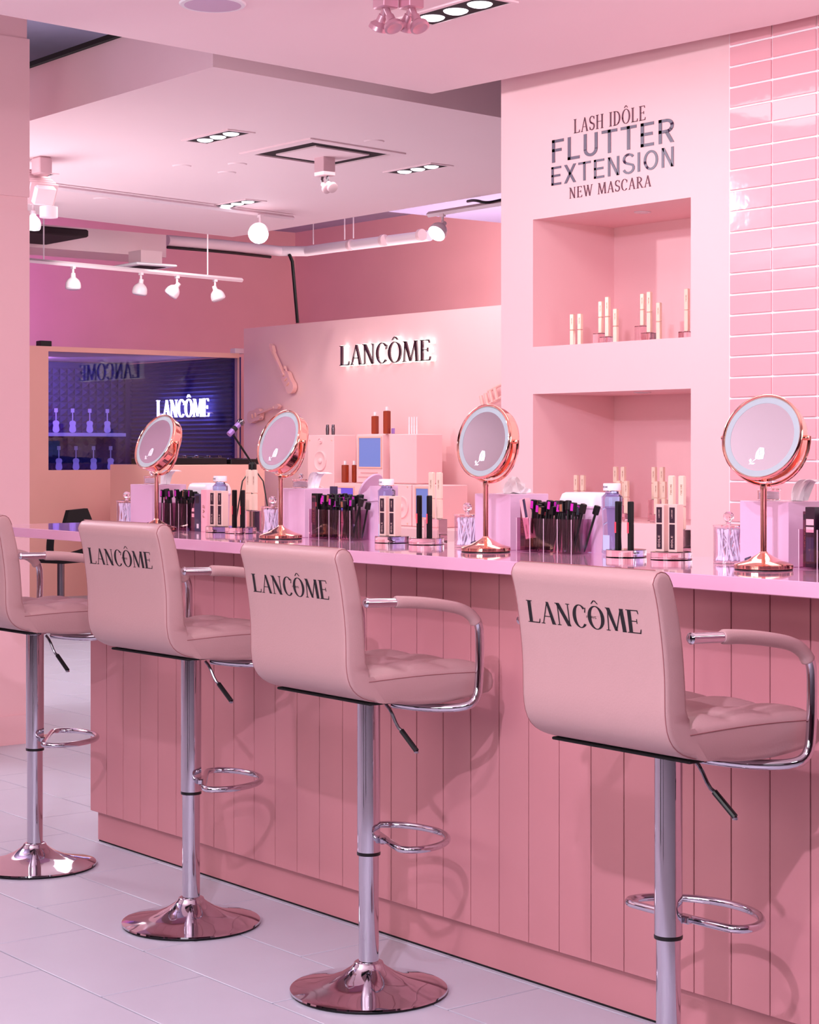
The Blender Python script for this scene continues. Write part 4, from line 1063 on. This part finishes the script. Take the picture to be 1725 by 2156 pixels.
    for k_, dx in enumerate((-.016, .021)):
        black_tube(blackp[0]+dx, blackp[1]-.012+.006*k_, zt_, '%s black mascara with coral label on the acrylic riser, %s station' % (('left', 'right')[k_], W), 'black mascaras on risers')
    for k_, dx in enumerate((-.018, .020)):
        gold_box(goldp[0]+dx, goldp[1]-.010+.004*k_, zt_, '%s gold and black mascara carton on the acrylic riser, %s station' % (('left', 'right')[k_], W), 'gold cartons on risers')
    block(bx2-.058, 3.352, .068, 'clear acrylic block carrying two tall gold mascaras, %s station' % W)
    for k_, dx in enumerate((-.017, .017)):
        gold_tube(bx2-.058+dx, 3.352, CT+.0685, '%s tall gold mascara on the acrylic block, %s station' % (('left', 'right')[k_], W), 'tall gold mascaras on blocks')
# low crystal cube near the second jar
tag(MB().lathe([(0, 0), (.017, 0), (.017, .022), (0, .022)], 24).build('acrylic_disc', M['acrylic'], loc=(-4.90, 3.21, CT)), 'tiny clear acrylic cylinder left of the second swab jar', 'display stand')

# ================================================================== NICHE PRODUCTS
def nt(px, ptop, lab, grp, base, y=5.36, h=.130):
    p = pY(px, ptop, y); z = base
    return gold_tube(p.x, y, z, lab, grp, h=h, cap=h*.5, w=.0085, rz=.2)
def riser(px, y, h, lab, base, w=.03, l=None):
    p = pY(px, 700, y)
    return tag(MB().box(-w, w, -.025, .025, 0, h, .001).build('acrylic_block', M['acrylic'], loc=(p.x, y, base)), lab, 'display stand')
un = [(1206, 5.33, 0, .130), (1222, 5.33, 0, .130), (1266, 5.42, .052, .130), (1280, 5.35, .030, .160), (1297, 5.35, 0, .140), (1354, 5.42, .070, .128), (1368, 5.35, .035, .160), (1388, 5.35, 0, .150), (1447, 5.36, .030, .165)]
nme = ['first', 'second', 'third', 'fourth', 'fifth', 'sixth', 'seventh', 'eighth', 'ninth']
for k, (px_, y_, up, h_) in enumerate(un):
    if up: riser(px_, y_, up, 'clear acrylic riser under the %s gold tube of the upper niche' % nme[k], z_c, w=.022)
    nt(px_, 0, '%s gold mascara tube from the left in the upper niche' % nme[k], 'gold tubes in the upper niche', z_c+up+.0002 if up else z_c, y_, h_)
MB().box(0, 1, 0, 1, 0, 1)
for k, (a, b) in enumerate(((1195, 1230), (1252, 1310), (1345, 1400))):
    pass
ln = [(1214, 5.38, .05, .13), (1228, 5.38, .05, .13), (1297, 5.46, .085, .13), (1313, 5.46, .085, .13), (1304, 5.36, .03, .13), (1320, 5.36, .03, .13), (1378, 5.46, .085, .13), (1395, 5.46, .085, .13), (1383, 5.36, .03, .13), (1399, 5.36, .03, .13)]
for k, (px_, y_, up, h_) in enumerate(ln):
    lab = ['first', 'second', 'third', 'fourth', 'fifth', 'sixth', 'seventh', 'eighth', 'ninth', 'tenth'][k]
    riser(px_, y_, up, 'clear acrylic riser under the %s gold tube of the lower niche' % lab, z_a, w=.014)
    nt(px_, 0, '%s gold mascara tube in the lower niche' % lab, 'gold tubes in the lower niche', z_a+up+.0002, y_, h_)

# ================================================================== FAR DISPLAY
Z0 = .70; YF = 9.55
def face(px, y=YF): return pY(px, 950, y).x
def vint(name, x0, x1, x2, z0, z1, lab, cat, yf=YF, body=None):
    X0, X1 = face(x0, yf), face(x1, yf); yb = min(10.02, pX(x2, 950, X1).y)
    t = thing(name, lab, cat, (X0, yf, z0)); W, D, H = X1-X0, yb-yf, z1-z0
    MB().box(0, W, 0, D, 0, H, .006).build('cabinet', body or M['paint'], t)
    return t, W, D, H
def cone(t, cx_, cz, r, m=None):
    m_ = Matrix.Translation((cx_, 0, cz)) @ Matrix.Rotation(pi/2, 4, 'X')
    MB().lathe([(r*1.0, .0), (r*1.0, .010), (r*.94, .012), (r*.88, .006), (r*.45, .003), (r*.30, .004), (r*.27, .014), (r*.14, .020), (0, .021)], 36, mtx=m_).build('driver', m or M['paint'], t, sharp=50)
def screws(t, W, H):
    for a in (.08, .92):
        for b in (.06, .94):
            MB().lathe([(0, .004), (.008, .003), (.009, 0)], 8, mtx=Matrix.Translation((a*W, 0, b*H)) @ Matrix.Rotation(pi/2, 4, 'X')).build('screw', M['peach'], t)
t, W, D, H = vint('loudspeaker', 648, 703, 750, Z0+.002, 1.45, 'tall pink loudspeaker at the left of the old electronics', 'speaker'); cone(t, W*.5, H*.70, .085); cone(t, W*.5, H*.93, .024); cone(t, W*.5, H*.30, .085); screws(t, W, H)
def crt(name, x0, x1, x2, z0, z1, sx0, sx1, sz0, sz1, lab, sm, yf=YF, slots=True):
    t, W, D, H = vint(name, x0, x1, x2, z0, z1, lab, 'computer', yf)
    a, b = face(sx0, yf)-face(x0, yf), face(sx1, yf)-face(x0, yf)
    fr = MB(); e = .012
    fr.box(a-e, b+e, -.008, 0, sz0-e-z0, sz0-z0).box(a-e, b+e, -.008, 0, sz1-z0, sz1+e-z0).box(a-e, a, -.008, 0, sz0-z0, sz1-z0).box(b, b+e, -.008, 0, sz0-z0, sz1-z0)
    fr.build('bezel', M['peach'], t)
    MB().box(a, b, -.003, -.0005, sz0-z0, sz1-z0).build('screen', sm, t)
    if slots:
        MB().box(a+.02, b-.05, -.004, 0, sz0-z0-.055, sz0-z0-.045).build('disk_slot', M['rose'], t)
        MB().box(a-.01, b+.01, -.004, 0, sz0-z0-.090, sz0-z0-.080).build('vent_line', M['rose'], t)
    return t
crt('old_computer', 751, 806, 820, 1.046, 1.452, 757, 803, 1.18, 1.42, 'pink all-in-one computer with a tall blue screen', M['screen'])
t, W, D, H = vint('pink_case', 821, 877, 932, 1.046, 1.45, 'large plain pink case right of the tall blue screen', 'case', yf=YF+.02)
crt('old_monitor', 704, 768, 790, Z0+.002, 1.04, 702+5, 745, .80, 1.0, 'pink monitor with a violet screen beneath the bottles', M['screenp'], slots=False)
t, W, D, H = vint('loudspeaker', 770, 866, 885, Z0+.002, 1.04, 'wide pink loudspeaker under the all-in-one computer', 'speaker'); cone(t, W*.80, H*.45, .09); screws(t, W, H)
crt('old_monitor', 868, 930, 985, Z0+.002, 1.04, 877, 903, .78, 1.01, 'pink monitor with a small blue screen, rightmost of the display', M['screen'], yf=YF-.02, slots=False)
def perfume(px, z, y, lab, h=.15, w=.03):
    p = pY(px, 950, y); t = thing('perfume_bottle', lab, 'bottle', (p.x, y, z), group='amber perfume bottles')
    MB().box(-w, w, -w*.6, w*.6, 0, h, .004).build('flacon', M['amber'], t); MB().lathe([(.010, h), (.010, h+.006), (.012, h+.006), (.012, h+.034), (0, h+.034)], 14).build('cap', M['white'], t)
perfume(790, 1.454, 9.62, 'amber perfume bottle with silver cap, left one on the tall computer'); perfume(815, 1.454, 9.60, 'taller amber perfume bottle right one on the tall computer', h=.19)
perfume(727, 1.044, 9.60, 'amber perfume bottle standing beside the tall loudspeaker'); perfume(746, 1.044, 9.64, 'dark amber perfume bottle half hidden by the computer', w=.02)
for k, (a, b, z) in enumerate(((862, .14, 1.452), (867.5, .14, 1.452), (872.5, .14, 1.452), (878, .14, 1.452))):
    p = pY(a, 900, 9.68); t = thing('white_wand', 'slim white tube, %s of four in a row on the pink case' % ['first', 'second', 'third', 'fourth'][k], 'tube', (p.x, 9.68, z), group='white tubes on the pink case')
    MB().lathe([(0, 0), (.006, 0), (.006, b*.5), (.0052, b*.5), (.0052, b), (0, b)], 10).build('tube_body', M['white'], t)
for k, a in enumerate((690, 702)):
    p = pY(a, 900, 9.75); t = thing('silver_tube', 'small silver tube, %s one above the tall loudspeaker' % ('left', 'right')[k], 'tube', (p.x, 9.75, 1.452)); MB().lathe([(0, 0), (.014, 0), (.016, .05), (.012, .09), (0, .092)], 12).build('tube_body', M['chromed'], t)
p = pY(828, 900, 9.62); tag(MB().box(p.x-.012, p.x+.012, 9.61, 9.63, 1.454, 1.50, .002).build('violet_box', M['micp']), 'tiny violet box beside the taller perfume bottle', 'box')
# cast instruments on the wall
def plate(pts, y0, y1): 
    mb = MB(); n = len(pts)
    return mb.add([(x, y0, z) for x, z in pts]+[(x, y1, z) for x, z in pts], [tuple(range(n)), tuple(range(2*n-1, n-1, -1))]+[(i, (i+1) % n, n+(i+1) % n, n+i) for i in range(n)])
def wall_guitar(px, py, ang, s_, lab):
    c = pY(px, py, 10.04); t = thing('cast_guitar', lab, 'guitar', (c.x, 10.04, c.z)); t.rotation_euler = (0, ang, 0)
    body = []
    for a in range(0, 360, 12):
        r = radians(a); rr_ = .13*(1+.18*cos(2*r))*(1-.28*math.exp(-((abs(sin(r))-1)/.25)**2)); body.append((rr_*sin(r)*1.15*s_, (rr_*cos(r)*1.25-.12)*s_))
    plate(body, -.05, -.004).build('body', M['nude'], t, sharp=50)
    MB().box(-.018*s_, .018*s_, -.065, -.03, 0, .48*s_, .004).build('neck', M['nude'], t)
    plate([(-.02*s_, .46*s_), (.02*s_, .46*s_), (.045*s_, .56*s_), (.02*s_, .62*s_), (-.03*s_, .58*s_)], -.06, -.025).build('headstock', M['nude'], t)
    for k in (0, 1): MB().box(-.035*s_, .035*s_, -.058, -.048, (-.17+.09*k)*s_, (-.145+.09*k)*s_, .003).build('pickup', M['peach'], t)
    MB().tube([(.07*s_, -.04, .03*s_), (.10*s_, -.045, .13*s_), (.06*s_, -.045, .09*s_)], .016*s_, 8, smooth=1).build('horn', M['nude'], t)
wall_guitar(608, 792, radians(-38), .62, 'pink cast electric guitar hanging at the upper left of the display wall')
wall_guitar(552, 872, radians(78), .6, 'pink cast guitar low on the display wall behind the second mirror')
c = pY(1040, 835, 10.04); t = thing('cast_trumpet', 'pink cast horn at the right end of the display wall', 'instrument', (c.x, 10.04, c.z)); t.rotation_euler = (0, radians(-18), 0)
MB().tube([(-.2, -.03, -.05), (.2, -.03, -.05), (.27, -.03, 0), (.2, -.03, .05), (-.02, -.03, .05)], .013, 8, smooth=2).build('tubing', M['nude'], t)
for k in range(4): MB().lathe([(0, 0), (.016, .002), (.016, .10), (0, .105)], 10, (-.1+.06*k, -.045, -.06)).build('valve', M['nude'], t)
# DJ desk, gear, microphone stand
y0, y1 = 8.30, 9.30
dj = tag(MB().box(-14.75, -13.8, y0, y1, 0, 1.195, .006).build('dj_desk', M['peach']), 'pink desk block in front of the booth window', 'desk')
t = thing('dj_console', 'low black mixing console on the pink desk', 'console', (-14.1, 8.62, 1.197))
MB().box(-.28, .28, -.32, .30, 0, .055, .006).build('chassis', M['black'], t)
rnd = random.Random(4)
for a in range(10): MB().lathe([(0, .022), (.014, .020), (.016, 0)], 10, (.13+.08*(a % 2), -.27+.06*a, .055)).build('knob', M['chromed'], t)
for a in range(5): MB().box(.20, .26, -.28+.12*a, -.21+.12*a, .055, .060).build('fader_plate', M['chromed'], t)
for s_ in (-1, 1): MB().lathe([(0, .012), (.12, .010), (.13, 0)], 28, (-.05, s_*.16, .055)).build('jog_wheel', M['black'], t)
t = thing('turntable_deck', 'second black deck on the right end of the pink desk', 'console', (-13.95, 9.125, 1.197))
MB().box(-.14, .14, -.17, .17, 0, .045, .005).build('chassis', M['black'], t); MB().lathe([(0, .010), (.09, .008), (.10, 0)], 24, (0, 0, .045)).build('jog_wheel', M['chromed'], t)
MB().tube([(.1, .12, .045), (.1, .16, .10), (.1, .18, .09), (.1, .19, .045)], .004, 6, smooth=1).build('cable_loop', M['black'], t)
MX = -13.3
a_, b_, c_, e_ = pX(482, 915, MX), pX(510, 886, MX), pX(498, 925, MX), pX(532, 975, MX)
t = thing('microphone', 'violet-grey handheld microphone clipped on a black stand', 'microphone', a_); d_ = (b_-a_)
MB().tube([(0, 0, 0), d_*.75], .024, 14).build('handle', M['micp'], t); MB().lathe([(0, -.03), (.022, -.024), (.034, 0), (.030, .022), (0, .036)], 16, tuple(d_*.86), (d_.normalized()).to_track_quat('Z', 'Y').to_matrix().to_4x4()).build('grille_head', M['chromed'], t)
MB().tube([d_*.3, d_*.5], .027, 10).build('clip', M['black'], t)
t = thing('microphone_stand', 'black tripod microphone stand before the pink desk', 'stand', (e_.x, e_.y, 0))
r0 = Vector((e_.x, e_.y, 0)); pend = a_+d_*.35-r0-Vector((0, 0, .045))
MB().tube([pend, Vector((0, 0, 1.20))], .009, 8).build('boom', M['black'], t); MB().tube([(0, 0, 1.22), (0, 0, .32)], .009, 8).build('pole', M['black'], t)
for k in range(3):
    an = 2.0*pi*k/3+.5; MB().tube([(0, 0, 1.18-.0), (.10*cos(an), .10*sin(an), 1.06), (.30*cos(an), .30*sin(an), .01)], .006, 8).build('leg', M['black'], t)
MB().lathe([(.03, 1.14), (.035, 1.16), (.035, 1.20), (.02, 1.22)], 12).build('collar', M['black'], t)
# black office chair
P = pX(128, 1100, -13.9); t = thing('office_chair', 'black office chair behind the left end of the bar', 'chair', (P.x, P.y, 0), radians(20))
def shell(): 
    pts = [(-.16, .66), (-.24, .62), (-.25, .655), (-.18, .68), (-.155, .75), (-.12, .835), (.10, .845), (.15, .76), (.17, .69), (.28, .655), (.27, .62), (.16, .66)]
    mb = MB(); n = len(pts); return mb.add([(.16, x, z) for x, z in pts]+[(.20, x, z) for x, z in pts], [tuple(range(n)), tuple(range(2*n-1, n-1, -1))]+[(i, (i+1) % n, n+(i+1) % n, n+i) for i in range(n)])
shell().build('backrest', M['blackm'], t)
MB().tube([(.12, -.24, .645), (.12, -.255, .60), (.10, -.24, .50), (.05, -.16, .47), (0, -.1, .45)], .030, 8, smooth=2).build('arm', M['blackm'], t)
MB().tube([(.12, .26, .645), (.12, .27, .60), (.10, .25, .50), (.05, .16, .47), (0, .1, .45)], .030, 8, smooth=2).build('arm', M['blackm'], t)
MB().box(-.22, .24, -.24, .24, .41, .47, .02).build('seat', M['blackm'], t); MB().lathe([(.03, .08), (.03, .41)], 12).build('gas_lift', M['chromed'], t)
for k in range(5):
    an = 2*pi*k/5; lg = MB().tube([(0, 0, .10), (.26*cos(an), .26*sin(an), .07)], .018, 8).build('leg', M['blackm'], t)
    MB().lathe([(0, -.02), (.028, -.02), (.028, .02), (0, .02)], 12, mtx=Matrix.Translation((.26*cos(an), .26*sin(an), .029)) @ Matrix.Rotation(pi/2, 4, 'X')).build('caster', M['black'], lg)
